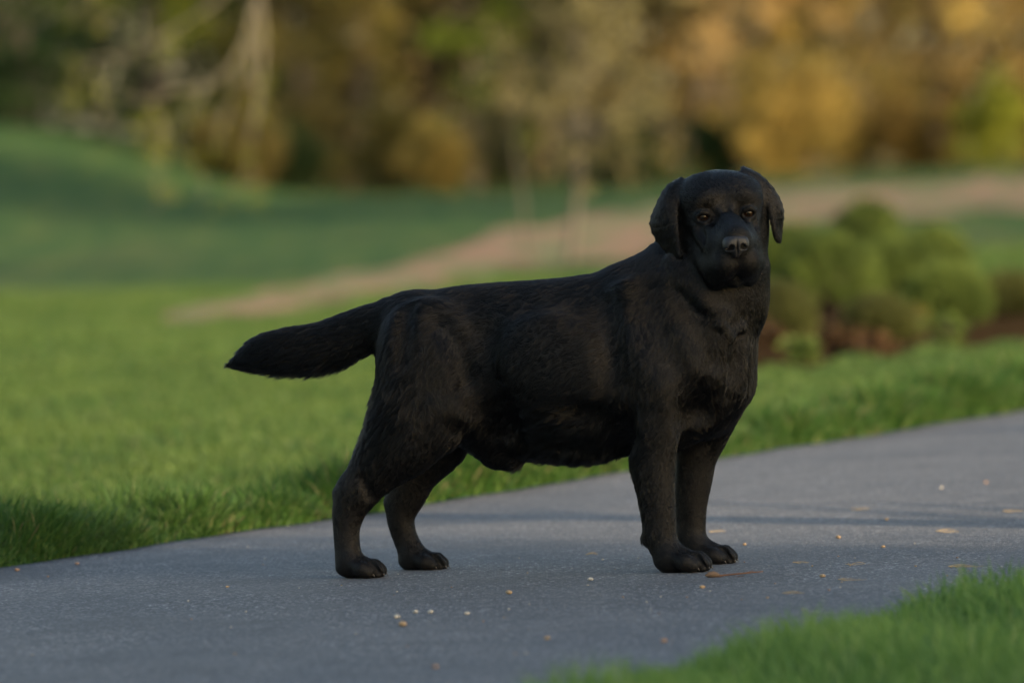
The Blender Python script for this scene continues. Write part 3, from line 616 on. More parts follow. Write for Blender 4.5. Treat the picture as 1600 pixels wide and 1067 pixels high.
def build_sdf():
    ga = axis([(336, 985, 3.0), (985, 1262, 1.7)])
    gb = axis([(-168, 150, 2.4)])
    gv = axis([(252, 505, 1.7), (505, 918, 2.8)])
    f = np.full((len(ga), len(gb), len(gv)), 60.0, np.float32)
    A = ga[:, None, None].astype(np.float32); B = gb[None, :, None].astype(np.float32); Vv = gv[None, None, :].astype(np.float32)
    def box(lo, hi):
        s = []
        for g, l_, h_ in zip((ga, gb, gv), lo, hi):
            i0 = max(0, np.searchsorted(g, l_)-1); i1 = min(len(g), np.searchsorted(g, h_)+1)
            s.append(slice(i0, max(i1, i0+1)))
        return tuple(s)
    def put(bx, g, k, sub=False):
        x = f[bx]
        if sub:
            h = np.maximum(k-np.abs(x+g), 0)/max(k, 1e-6); f[bx] = np.maximum(x, -g)+h*h*k/4
        else:
            h = np.maximum(k-np.abs(x-g), 0)/max(k, 1e-6); f[bx] = np.minimum(x, g)-h*h*k/4
    def sub(bx): return A[bx[0]], B[:, bx[1]], Vv[:, :, bx[2]]
    def ell(c, r, k=10, yaw=0., tilt=0., sub_=False):
        """ellipsoid; yaw turns a->b, tilt turns a->v"""
        R = max(r)+k+4; bx = box([c[i]-R for i in range(3)], [c[i]+R for i in range(3)])
        a, b, v = sub(bx); a = a-c[0]; b = b-c[1]; v = v-c[2]
        if yaw: cy, sy = math.cos(yaw), math.sin(yaw); a, b = a*cy+b*sy, -a*sy+b*cy
        if tilt: ct, st = math.cos(tilt), math.sin(tilt); a, v = a*ct+v*st, -a*st+v*ct
        n1 = np.sqrt((a/r[0])**2+(b/r[1])**2+(v/r[2])**2)+1e-6
        n2 = np.sqrt((a/r[0]**2)**2+(b/r[1]**2)**2+(v/r[2]**2)**2)+1e-6
        put(bx, n1*(n1-1)/n2, k, sub_)
    def chain(ns, k=12, kb=1.0, sub_=False, kc=6):
        """ns: (a,b,v,r[,rb]) round cones with the b radius scaled; parts of one chain joined with kc"""
        if len(ns) >= 5 and not sub_:                 # smooth the run of joints into one flowing limb
            A5 = np.array([(*n, n[3]) if len(n) == 4 else n for n in ns], float)
            if len(ns[0]) == 4 and kb != 1.0: A5[:, 4] = A5[:, 3]*kb
            out = []
            for i in range(len(A5)-1):
                p0, p1, p2, p3 = A5[max(i-1, 0)], A5[i], A5[i+1], A5[min(i+2, len(A5)-1)]
                for u_ in (0, 1/3, 2/3): out.append(.5*(2*p1+(p2-p0)*u_+(2*p0-5*p1+4*p2-p3)*u_*u_+(3*p1-p0-3*p2+p3)*u_**3))
            ns = [tuple(q) for q in out]+[tuple(A5[-1])]; kc = 2
        tot = None
        lo = [min(n[i]-max(n[3], n[4] if len(n) > 4 else 0) for n in ns)-k-6 for i in range(3)]
        hi = [max(n[i]+max(n[3], n[4] if len(n) > 4 else 0) for n in ns)+k+6 for i in range(3)]
        bx = box(lo, hi); a, b, v = sub(bx)
        for p, q in zip(ns[:-1], ns[1:]):
            kp = (p[4]/p[3] if len(p) > 4 else kb); kq = (q[4]/q[3] if len(q) > 4 else kb); ks = (kp+kq)/2
            dx, dy, dz = q[0]-p[0], (q[1]-p[1])/ks, q[2]-p[2]; L2 = dx*dx+dy*dy+dz*dz
            xa, xb, xv = a-p[0], (b-p[1])/ks, v-p[2]
            t = np.clip((xa*dx+xb*dy+xv*dz)/L2, 0, 1); t2 = t*t*(3-2*t)*.5+t*.5
            g = (np.sqrt((xa-t*dx)**2+(xb-t*dy)**2+(xv-t*dz)**2)-(p[3]+(q[3]-p[3])*t2))*min(1., ks)
            if tot is None: tot = g
            else:
                h = np.maximum(kc-np.abs(tot-g), 0)/kc; tot = np.minimum(tot, g)-h*h*kc/4
        put(bx, tot, k, sub_)
    def tri(P, r, k=4):
        P = [np.array(p, float) for p in P]; R = max(r, 2)+k+4
        bx = box([min(p[i] for p in P)-R for i in range(3)], [max(p[i] for p in P)+R for i in range(3)])
        a, b, v = sub(bx); X = np.stack(np.broadcast_arrays(a, b, v), -1)
        e = [P[1]-P[0], P[2]-P[1], P[0]-P[2]]; n = np.cross(e[0], -e[2]); n = n/np.linalg.norm(n)
        d2 = None; inside = None
        for i in range(3):
            x = X-P[i]; t = np.clip(x@e[i]/(e[i]@e[i]), 0, 1)
            dd = ((x-t[..., None]*e[i])**2).sum(-1); d2 = dd if d2 is None else np.minimum(d2, dd)
            s = (x@np.cross(n, e[i])) >= 0; inside = s if inside is None else inside & s
        dn = np.abs((X-P[0])@n); d = np.where(inside, dn, np.sqrt(d2)); put(bx, (d-r).astype(np.float32), k)
    # --- trunk: lofted between the back line and the belly line
    T = np.array([  # a, top, bottom, half width
        (604, 482, 590, 34), (625, 468, 640, 62), (650, 461, 655, 80), (700, 450, 668, 96), (760, 443, 678, 100), (830, 438, 694, 108),
        (900, 431, 704, 116), (960, 420, 708, 120), (1020, 404, 708, 118), (1080, 400, 690, 108), (1124, 440, 645, 82), (1150, 500, 600, 40)])
    from_a, to_a = 600, 1166
    def hermite(x, xp, yp):
        m = np.gradient(yp, xp); i = np.clip(np.searchsorted(xp, x)-1, 0, len(xp)-2); h = xp[i+1]-xp[i]; t = np.clip((x-xp[i])/h, 0, 1)
        return ((2*t**3-3*t*t+1)*yp[i]+(t**3-2*t*t+t)*h*m[i]+(-2*t**3+3*t*t)*yp[i+1]+(t**3-t*t)*h*m[i+1])
    bx = box((from_a-25, -160, 380), (to_a+25, 160, 760)); a, b, v = sub(bx); aa = ga[bx[0]]
    top, bot, hw = (hermite(np.clip(aa, 604, 1150), T[:, 0], T[:, i])[:, None, None].astype(np.float32) for i in (1, 2, 3))
    cv = (top+bot)/2; hv = (bot-top)/2; y = (v-cv)/hv
    hw2 = hw*(1-.20*sm(0.1, -1.0, y)-.16*sm(.3, 1.0, y)).astype(np.float32)
    e = 2.25; n1 = (np.abs(y)**e+np.abs(b/hw2)**e)**(1/e); g = (n1-1)*np.minimum(hv, hw2)*.9
    over = np.maximum(np.maximum(604-a, a-1150), 0); g = np.where(over > 0, np.sqrt(np.maximum(g, 0)**2+over**2)+np.minimum(g, 0)*.2, g)
    put(bx, g.astype(np.float32), 8)
    ell((648, 0, 537), (50, 80, 73), 26)            # rump
    ell((1110, 0, 555), (58, 92, 106), 30)          # forechest
    ell((1136, 10, 580), (30, 54, 56), 24)          # breastbone
    ell((1098, 10, 632), (42, 66, 44), 24)
    # neck up to the head
    chain([(1072, -2, 505, 104, 100), (1092, -2, 455, 90, 86), (1112, -4, 412, 76, 68), (1114, -6, 360, 56, 52)], 22, kc=30)
    chain([(1000, 0, 468, 60, 56), (1052, 0, 430, 48, 46), (1092, 4, 370, 46, 46)], 26, kc=6)
    ell((1150, 4, 470), (42, 44, 56), 18)           # loose throat
    chain([(1160, -20, 440, 12), (1152, -34, 470, 13), (1136, -30, 500, 10), (1118, -44, 520, 7)], 12)
    chain([(1166, 10, 450, 12), (1168, 4, 490, 12), (1160, 0, 520, 10)], 12)
    chain([(1092, -70, 420, 10), (1104, -84, 462, 11), (1124, -78, 500, 9)], 12)
    # tail
    chain([(655, 0, 497, 33, 40), (610, 0, 505, 36, 35), (565, 0, 519, 36.5, 32), (500, 0, 540, 34, 29), (450, 0, 547, 32, 27), (415, 0, 552, 28, 23), (393, 0, 559, 22, 18), (373, 0, 567, 12, 11), (358, 0, 572, 4)], 16, kc=3)
    # hind legs
    nb, fb = -72, 82
    def N(u, v, b, r, rb=None): p = Q(u, v, b); return (*p, r, rb if rb else r)
    ell(Q(668, 560, nb+8), (66, 40, 92), 24)
    chain([N(668, 560, nb+6, 66, 40), N(656, 630, nb, 71, 42), N(632, 684, nb-2, 60, 38), N(596, 724, nb, 43, 31), N(558, 768, nb, 31, 24)], 20, kc=6)
    chain([N(700, 640, nb+4, 46, 34), N(690, 672, nb+2, 30, 26)], 18, kc=3)
    chain([N(558, 768, nb, 31, 24), N(546, 795, nb, 26, 21), N(541, 826, nb, 20, 18), N(543, 862, nb, 19, 19), N(547, 882, nb, 19, 20)], 8, kc=3)
    ell(Q(531, 772, nb), (10, 9, 12), 8)
    ell(Q(690, 590, fb-16), (56, 38, 92), 24)
    chain([N(700, 640, fb-6, 56, 36), N(684, 690, fb, 48, 34), N(652, 738, fb, 34, 28), N(634, 775, fb, 30, 22), N(626, 805, fb, 22, 19), N(630, 832, fb, 19, 17), N(642, 862, fb, 19, 18), N(646, 876, fb, 19, 19)], 16, kc=3)
    ell(Q(610, 786, fb), (9, 9, 13), 8)
    # front legs
    nf, ff = -86, 80
    ell(Q(1000, 530, -82), (46, 28, 88), 34, tilt=math.radians(-14))     # shoulder blade
    ell(Q(1048, 585, -84), (58, 34, 62), 24)
    chain([N(1040, 600, nf+6, 54, 34), N(1022, 655, nf, 45, 32), N(1021, 700, nf, 35, 27), N(1022, 740, nf, 31, 25), N(1027, 780, nf, 26.5, 22), N(1031, 815, nf, 23.5, 20), N(1032, 836, nf, 23.5, 21), N(1041, 862, nf, 21, 21), N(1048, 876, nf, 21, 24)], 20, kc=3)
    ell(Q(1002, 700, nf), (13, 14, 24), 14)
    ell(Q(1012, 842, nf), (9, 8, 9), 8)
    chain([N(1110, 620, ff-20, 52, 36), N(1098, 670, ff-2, 42, 32), N(1089, 712, ff, 31, 26), N(1084, 750, ff, 28, 22), N(1080, 790, ff, 24, 20), N(1080, 822, ff, 22, 18), N(1080, 838, ff, 22, 19), N(1087, 860, ff, 19.5, 21), N(1095, 872, ff, 20, 23)], 20, kc=3)
    # belly and groin
    ell((812, 4, 690), (70, 40, 22), 18)
    chain([(750, 2, 674, 38, 40), (778, 2, 702, 31, 26), (797, 2, 716, 19, 17)], 14, kc=3)
    chain([(735, -58, 640, 22, 14), (752, -40, 668, 16, 16)], 18)
    ell((900, 0, 700), (60, 50, 14), 14)
    # hollows and ridges of the near flank, laid on the surface found so far
    def surf(a, v, side=-1):
        i = int(np.clip(np.searchsorted(ga, a), 1, len(ga)-2)); j = int(np.clip(np.searchsorted(gv, v), 1, len(gv)-2))
        col = f[i, :, j]; q = np.nonzero(col < 0)[0]
        return float(gb[q[0] if side < 0 else q[-1]]) if len(q) else 0.
    def groove(uv, r, depth, k=22, side=-1):
        ns = []
        for u, v in uv:
            a = u
            for _ in range(4): bb = surf(a, v, side); a = u-bb*math.sin(TH)
            ns.append((a, bb+side*(r-depth), v, r))
        chain(ns, k, sub_=depth > 0) if depth > 0 else chain([(n[0], n[1]-side*(r*2+depth), n[2], n[3]) for n in ns], k)
    groove([(944, 470), (950, 530), (962, 600), (970, 670), (974, 705)], 20, 10, 26)       # behind the shoulder
    groove([(760, 520), (764, 570), (772, 620), (790, 660)], 26, 11, 30)                   # hollow of the flank
    groove([(800, 600), (860, 630), (930, 650)], 16, 4, 26)
    groove([(1000, 450), (1014, 490), (1040, 540), (1072, 585), (1082, 640)], 20, 7, 30)  # neck against shoulder
    groove([(1060, 450), (1082, 485), (1100, 525), (1112, 560)], 16, 3, 26)
    groove([(1100, 600), (1092, 640), (1078, 690)], 15, 6, 22)
    groove([(1150, 520), (1146, 560), (1136, 610)], 9, 5, 14)
    groove([(640, 478), (632, 520), (628, 560)], 10, 5, 14)                               # tail set
    groove([(690, 500), (720, 540), (736, 590)], 14, 4, 20)
    groove([(570, 745), (580, 775)], 7, 3, 8)
    groove([(1046, 402), (1066, 440), (1094, 468), (1122, 486)], 9, -2, 12)
    groove([(1120, 500), (1132, 520), (1150, 505)], 7, -3, 8)
    ell((1010, -92, 592), (26, 18, 46), 24, tilt=.5)         # point of shoulder muscle
    ell((1130, -30, 596), (22, 26, 26), 18); ell((1140, 40, 596), (20, 26, 28), 18)
    ell((880, -100, 560), (70, 22, 70), 34)
    # paws
    claws = []
    def paw(u, v, b, length, big):
        c = Q(u, v, b); gvv = ground_v(c[0]); h = 21.0*big; L = length
        ell((c[0]-.10*L, c[1], gvv-h*.62), (L*.40, 20*big, h*.66), 8)
        chain([(c[0]-.22*L, c[1], gvv-h*1.25, 17*big, 19*big), (c[0]+.05*L, c[1], gvv-h*.95, 14*big, 19*big)], 10)
        for j, (fa, fbb) in enumerate(((.15, -21), (.30, -8), (.30, 8), (.15, 21))):
            tb = c[1]+fbb*big; r = (11.8 if j in (1, 2) else 10.6)*big
            chain([(c[0]-.10*L, c[1]+fbb*.75*big, gvv-h*1.0, r*.9), (c[0]+(fa-.03)*L, tb, gvv-r*1.35, r*1.08), (c[0]+(fa+.09)*L, tb, gvv-r*.95, r*.94)], 2.2, kc=6)
            claws.append(((c[0]+(fa+.09)*L+r*.72, tb, gvv-r*.62), r))
        for fbb, fa in ((-14.5, .30), (0, .42), (14.5, .30)):     # clefts between the toes
            chain([(c[0]+(fa-.30)*L, c[1]+fbb*big*.8, gvv-h*1.75, 3.0), (c[0]+(fa+.02)*L, c[1]+fbb*big, gvv-h*1.1, 3.4), (c[0]+(fa+.16)*L, c[1]+fbb*big, gvv-h*.4, 3.4)], 3, sub_=True)
    paw(562, 897, nb, 76, 1.0); paw(660, 880, fb, 76, .97); paw(1066, 884, nf, 84, 1.08); paw(1110, 873, ff, 78, 1.02)
    # --- head, in its own axes: x viewer's right, y down, z out of the face
    hu, hv_, hw_ = 1118.0, 326.0, -122.0
    yaw, pit, rol = math.radians(9.5), math.radians(9), math.radians(-5.0)
    fz = np.array((math.sin(yaw)*math.cos(pit), math.sin(pit), -math.cos(yaw)*math.cos(pit)))     # (u,v,w)
    fx = np.array((math.cos(yaw), 0, math.sin(yaw))); fy = np.cross(fz, fx); fy = fy if fy[1] > 0 else -fy
    fx, fy = fx*math.cos(rol)+fy*math.sin(rol), fy*math.cos(rol)-fx*math.sin(rol)
    def UVW(x, y, z): return np.array((hu, hv_, hw_))+fx*x+fy*y+fz*z
    def Hd(x, y, z):
        p = UVW(x, y, z); a = p[0]; 
        # solve a + b sin = u ; wc(a) + b cos = w
        M = np.array(((1, math.sin(TH)), (WB, math.cos(TH)))); s = np.linalg.solve(M, np.array((p[0], p[2]-WA+WB*600)))
        return (float(s[0]), float(s[1]), float(p[1]))
    bx = box((970, -170, 252), (1262, 60, 520)); a, b, v = sub(bx)
    ua, wa = a+b*math.sin(TH)-hu, WA+WB*(a-600)+b*math.cos(TH)-hw_; va = v-hv_
    hx, hy, hz = (ua*q[0]+va*q[1]+wa*q[2] for q in (fx, fy, fz))
    hx, hy, hz = np.broadcast_arrays(hx, hy, hz)
    fh = f[bx]
    def hput(g, k, sub_=False):
        nonlocal fh
        if sub_: h = np.maximum(k-np.abs(fh+g), 0)/k; fh = np.maximum(fh, -g)+h*h*k/4
        else: h = np.maximum(k-np.abs(fh-g), 0)/k; fh = np.minimum(fh, g)-h*h*k/4
    def hell(c, r, k=8, sub_=False, sym=True, p=2.0):
        for s in ((1, -1) if sym and c[0] else (1,)):
            x = np.abs(hx-s*c[0])/r[0]; y = np.abs(hy-c[1])/r[1]; z = np.abs(hz-c[2])/r[2]
            n1 = (x**p+y**p+z**p)**(1/p)+1e-6
            n2 = np.sqrt((x/r[0])**2+(y/r[1])**2+(z/r[2])**2)+1e-6 if p == 2 else None
            g = n1*(n1-1)/n2 if p == 2 else (n1-1)*min(r)
            hput(g, k, sub_)
    def hch(ns, k=6, sub_=False, sym=True, kc=6):
        for s in ((1, -1) if sym else (1,)):
            tot = None
            for p, q in zip(ns[:-1], ns[1:]):
                P = np.array((s*p[0], p[1], p[2])); D = np.array((s*q[0], q[1], q[2]))-P
                x, y, z = hx-P[0], hy-P[1], hz-P[2]; t = np.clip((x*D[0]+y*D[1]+z*D[2])/(D@D), 0, 1)
                g = np.sqrt((x-t*D[0])**2+(y-t*D[1])**2+(z-t*D[2])**2)-(p[3]+(q[3]-p[3])*t)
                if tot is None: tot = g
                else: h = np.maximum(kc-np.abs(tot-g), 0)/kc; tot = np.minimum(tot, g)-h*h*kc/4
            hput(tot, k, sub_)
    hell((0, -9, -6), (66, 50, 66), 20)                    # skull
    hell((34, -19, 8), (34, 32, 46), 16)                    # broad top
    hell((44, 24, -2), (34, 50, 40), 18)                     # cheeks
    hell((0, 52, 4), (66, 50, 46), 18, sym=False)           # jaw and throat
    hell((27, -27, 43), (17, 11, 13), 14)                   # brows
    hch([(40, 12, 42, 14), (33, 26, 62, 17), (24, 38, 90, 20)], 14)      # cheekbone into muzzle
    hch([(0, 4, 46, 20), (0, 16, 86, 22), (0, 22, 126, 21)], 12, sym=False)       # bridge
    hell((0, 44, 88), (36, 32, 50), 14, p=2.6)              # muzzle block
    hch([(36, 58, 46, 20), (27, 72, 84, 20), (18, 64, 120, 19)], 12, kc=14)    # flews
    hch([(31, 82, 60, 13), (25, 94, 84, 12), (16, 80, 116, 11)], 10, kc=10)
    hell((0, 90, 80), (18, 12, 34), 6, sym=False)           # chin
    hell((0, 34, 132), (17, 18, 14), 7, sym=False)
    # carving
    hch([(0, 52, 149, 2.2), (0, 72, 145, 2.8)], 3, True, False)          # lip furrow
    hch([(0, 74, 141, 3.), (9, 86, 136, 5.), (20, 96, 122, 6)], 6, True)   # mouth line
    hell((0, 104, 114), (12, 7, 20), 8, True, sym=False)
    hell((0, 98, 88), (12, 9, 24), 6, sym=False)
    hch([(0, -54, 62, 1.8), (0, -24, 64, 3.0), (0, -6, 66, 4.5)], 10, True, False)           # stop furrow
    hell((34.5, -3, 70), (17, 11, 12), 11, True)               # eye sockets
    hch([(17, 2, 70, 5), (17, 16, 82, 4)], 12, True)
    hch([(44, 16, 66, 4), (36, 34, 92, 3)], 12, True)
    hell((35, 0, 51), (14.0, 12.0, 13.0), 4)
    hch([(25, -3, 61.5, 2.2), (30, -8, 64, 2.8), (37, -9.5, 64.5, 3.2), (46.5, -3, 59, 2.8)], 4)
    hch([(25, 3, 61, 2.2), (34, 7.5, 63.5, 2.6), (45, 4, 58.5, 2.2)], 4)
    hell((35.5, 0, 63), (8.4, 4.4, 12), 1.2, True)
    hch([(68, -30, 26, 4), (71, 0, 34, 6), (68, 54, 42, 7)], 6, True)      # crease where the ear lies on the cheek
    f[bx] = fh
    # ears: folded flaps from the top corners of the skull
    def ear(T_, r, k):
        nonlocal f
        keep = f; f = np.full_like(keep, 60.0)
        for t in T_: tri([Hd(*q) for q in t], r, 1.5)
        bx = box((950, -175, 252), (1262, 90, 440)); g = f[bx].copy(); f = keep
        put(bx, g, k)
    def cat(P, t):
        P = np.array(P, float); n_ = len(P)-1; x = min(t*n_, n_-1e-6); i = int(x); u_ = x-i
        p0, p1, p2, p3 = P[max(i-1, 0)], P[i], P[i+1], P[min(i+2, n_)]
        return .5*(2*p1+(p2-p0)*u_+(2*p0-5*p1+4*p2-p3)*u_*u_+(3*p1-p0-3*p2+p3)*u_**3)
    def flap(Fe, Be, out):
        G = [[tuple(cat(Fe, t)*(1-q)+cat(Be, t)*q+np.array((out*7, 0, 7))*math.sin(math.pi*q)*math.sin(math.pi*min(1, t*1.1+.1))) for q in np.linspace(0, 1, 7)] for t in np.linspace(0, 1, 13)]
        T_ = []
        for i in range(12):
            for j in range(6): T_ += [(G[i][j], G[i+1][j], G[i][j+1]), (G[i+1][j], G[i+1][j+1], G[i][j+1])]
        ear(T_, 3.5, 2.5)
    flap([(-52, -42, 6), (-66, -28, 20), (-73, -6, 32), (-75, 24, 40), (-72, 58, 44)], [(-52, -49, -12), (-74, -37, -18), (-92, -10, -16), (-104, 16, -6), (-95, 42, 12), (-75, 68, 34)], -1)
    flap([(38, -53, 0), (60, -36, 12), (74, -4, 22), (79, 24, 24), (84, 48, 20)], [(44, -57, -14), (68, -43, -20), (92, -12, -20), (101, 14, -14), (96, 38, -2), (90, 56, 12)], 1)
    return f, ga, gb, gv, claws, UVW, Hd
def surface_nets(f, axes):
    ins = f < 0; n = f.shape
    acc = np.zeros([k-1 for k in n]+[3], np.float32); cnt = np.zeros([k-1 for k in n], np.float32)
    ax = [np.asarray(a, np.float32) for a in axes]
    def cells(off, sh):
        return tuple(slice(o, o+s) for o, s in zip(off, sh))
    C = [k-1 for k in n]
    grids = np.meshgrid(*ax, indexing='ij', sparse=True)
    for d in range(3):
        o1, o2 = [k for k in range(3) if k != d]
        for i in (0, 1):
            for j in (0, 1):
                st = [0, 0, 0]; st[o1] = i; st[o2] = j
                s0 = tuple(slice(st[k], st[k]+C[k]) for k in range(3)); st2 = list(st); st2[d] = 1
                s1 = tuple(slice(st2[k], st2[k]+C[k]) for k in range(3))
                x = ins[s0] != ins[s1]; id_ = np.nonzero(x)
                f0 = f[s0][id_]; f1 = f[s1][id_]; t = f0/(f0-f1)
                p = np.zeros((len(t), 3), np.float32)
                for k in range(3):
                    p[:, k] = ax[k][id_[k]+st[k]]
                p[:, d] += t*(ax[d][id_[d]+1]-ax[d][id_[d]])
                acc[id_] += p; cnt[id_] += 1
    act = cnt > 0; idx = -np.ones(C, np.int32); idx[act] = np.arange(act.sum()); Vt = acc[act]/cnt[act][:, None]
    Fs = []
    for d in range(3):
        o1, o2 = [(1, 2), (2, 0), (0, 1)][d]
        s0 = [slice(None)]*3; s1 = [slice(None)]*3; s0[d] = slice(0, -1); s1[d] = slice(1, None)
        x = ins[tuple(s0)] != ins[tuple(s1)]; sgn = ins[tuple(s0)]
        I = np.nonzero(x); ok = (I[o1] > 0) & (I[o2] > 0) & (I[o1] < C[o1]) & (I[o2] < C[o2]); I = [q[ok] for q in I]; sg = sgn[tuple(I)]
        def at_(a1, a2):
            J = [q.copy() for q in I]; J[o1] = J[o1]-a1; J[o2] = J[o2]-a2; return idx[tuple(J)]
        q = np.stack((at_(1, 1), at_(0, 1), at_(0, 0), at_(1, 0)), 1); q[~sg] = q[~sg][:, ::-1]; Fs.append(q)
    return Vt, np.concatenate(Fs)
def relax(V, F, it, fac=.5):
    E = np.concatenate((F[:, [0, 1]], F[:, [1, 2]], F[:, [2, 3]], F[:, [3, 0]])); deg = np.bincount(E.ravel(), minlength=len(V)).astype(np.float32)[:, None]
    for _ in range(it):
        s = np.stack([np.bincount(E[:, 0], V[E[:, 1], k], len(V))+np.bincount(E[:, 1], V[E[:, 0], k], len(V)) for k in range(3)], 1)
        V = V+fac*(s/np.maximum(deg, 1)-V)
    return V
def to_world(P):
    a, b, v = P[:, 0], P[:, 1], P[:, 2]; u = a+b*math.sin(TH); w_ = WA+WB*(a-600)+b*math.cos(TH)
    return np.stack(((u-W0/2)*PX, D0+w_*PX, CAMH-(v-HOR)*PX), 1)
def uvw_world(p): return np.array(((p[0]-W0/2)*PX, D0+p[2]*PX, CAMH-(p[1]-HOR)*PX))
f, ga, gb, gv, CLAWS, UVW, Hd = build_sdf()
DV, DF = surface_nets(f, (ga, gb, gv))
DV = relax(DV, DF, 3, .5)
# keep the one connected body
lab = np.arange(len(DV))
for _ in range(400):
    m_ = np.minimum.reduce([lab[DF[:, k]] for k in range(4)]); new = lab.copy()
    for k in range(4): np.minimum.at(new, DF[:, k], m_)
    new = new[new]
    if (new == lab).all(): break
    lab = new
big = np.bincount(lab).argmax(); keep = lab == big; rem = np.cumsum(keep)-1
DF = rem[DF[keep[DF].all(1)]]; DV = DV[keep]
PV = DV.copy()                                     # (a,b,v) of every vertex
WV = to_world(DV)
# orientation check
c = WV[DF]; vol = np.einsum('ij,ij->i', c[:, 0], np.cross(c[:, 1], c[:, 2])).sum()
if vol < 0: DF = DF[:, ::-1]
def coat_mat():
    m, t, n, b, l = mat('black_skin')
    b.inputs['Base Color'].default_value = (.0045, .0042, .0045, 1); b.inputs['Roughness'].default_value = .6
    b.inputs['Specular IOR Level'].default_value = .2
    bump(n, l, b, noise(n, l, 420, 3, .6, coords(n)), .4, .002); return m
def fur_mat():
    m = bpy.data.materials.new('black_fur'); m.use_nodes = True; n = m.node_tree.nodes; l = m.node_tree.links
    n.remove(n['Principled BSDF']); h = n.new('ShaderNodeBsdfHairPrincipled'); h.parametrization = 'COLOR'
    h.inputs['Color'].default_value = (.0010, .0009, .0010, 1); h.inputs['Roughness'].default_value = .20
    h.inputs['Radial Roughness'].default_value = .3; h.inputs['Random Roughness'].default_value = .3; h.inputs['Coat'].default_value = .0; h.inputs['IOR'].default_value = 1.33
    l.new(h.outputs[0], n['Material Output'].inputs['Surface']); return m
base = uvw_world((850, ground_v(850), 0))
dog = empty('dog', tuple(base), 'stocky black dog standing side-on on the asphalt path, its head turned to the viewer', 'dog')
dme = npmesh('body', WV, DF)
body = link('body', dme, coat_mat(), dog)
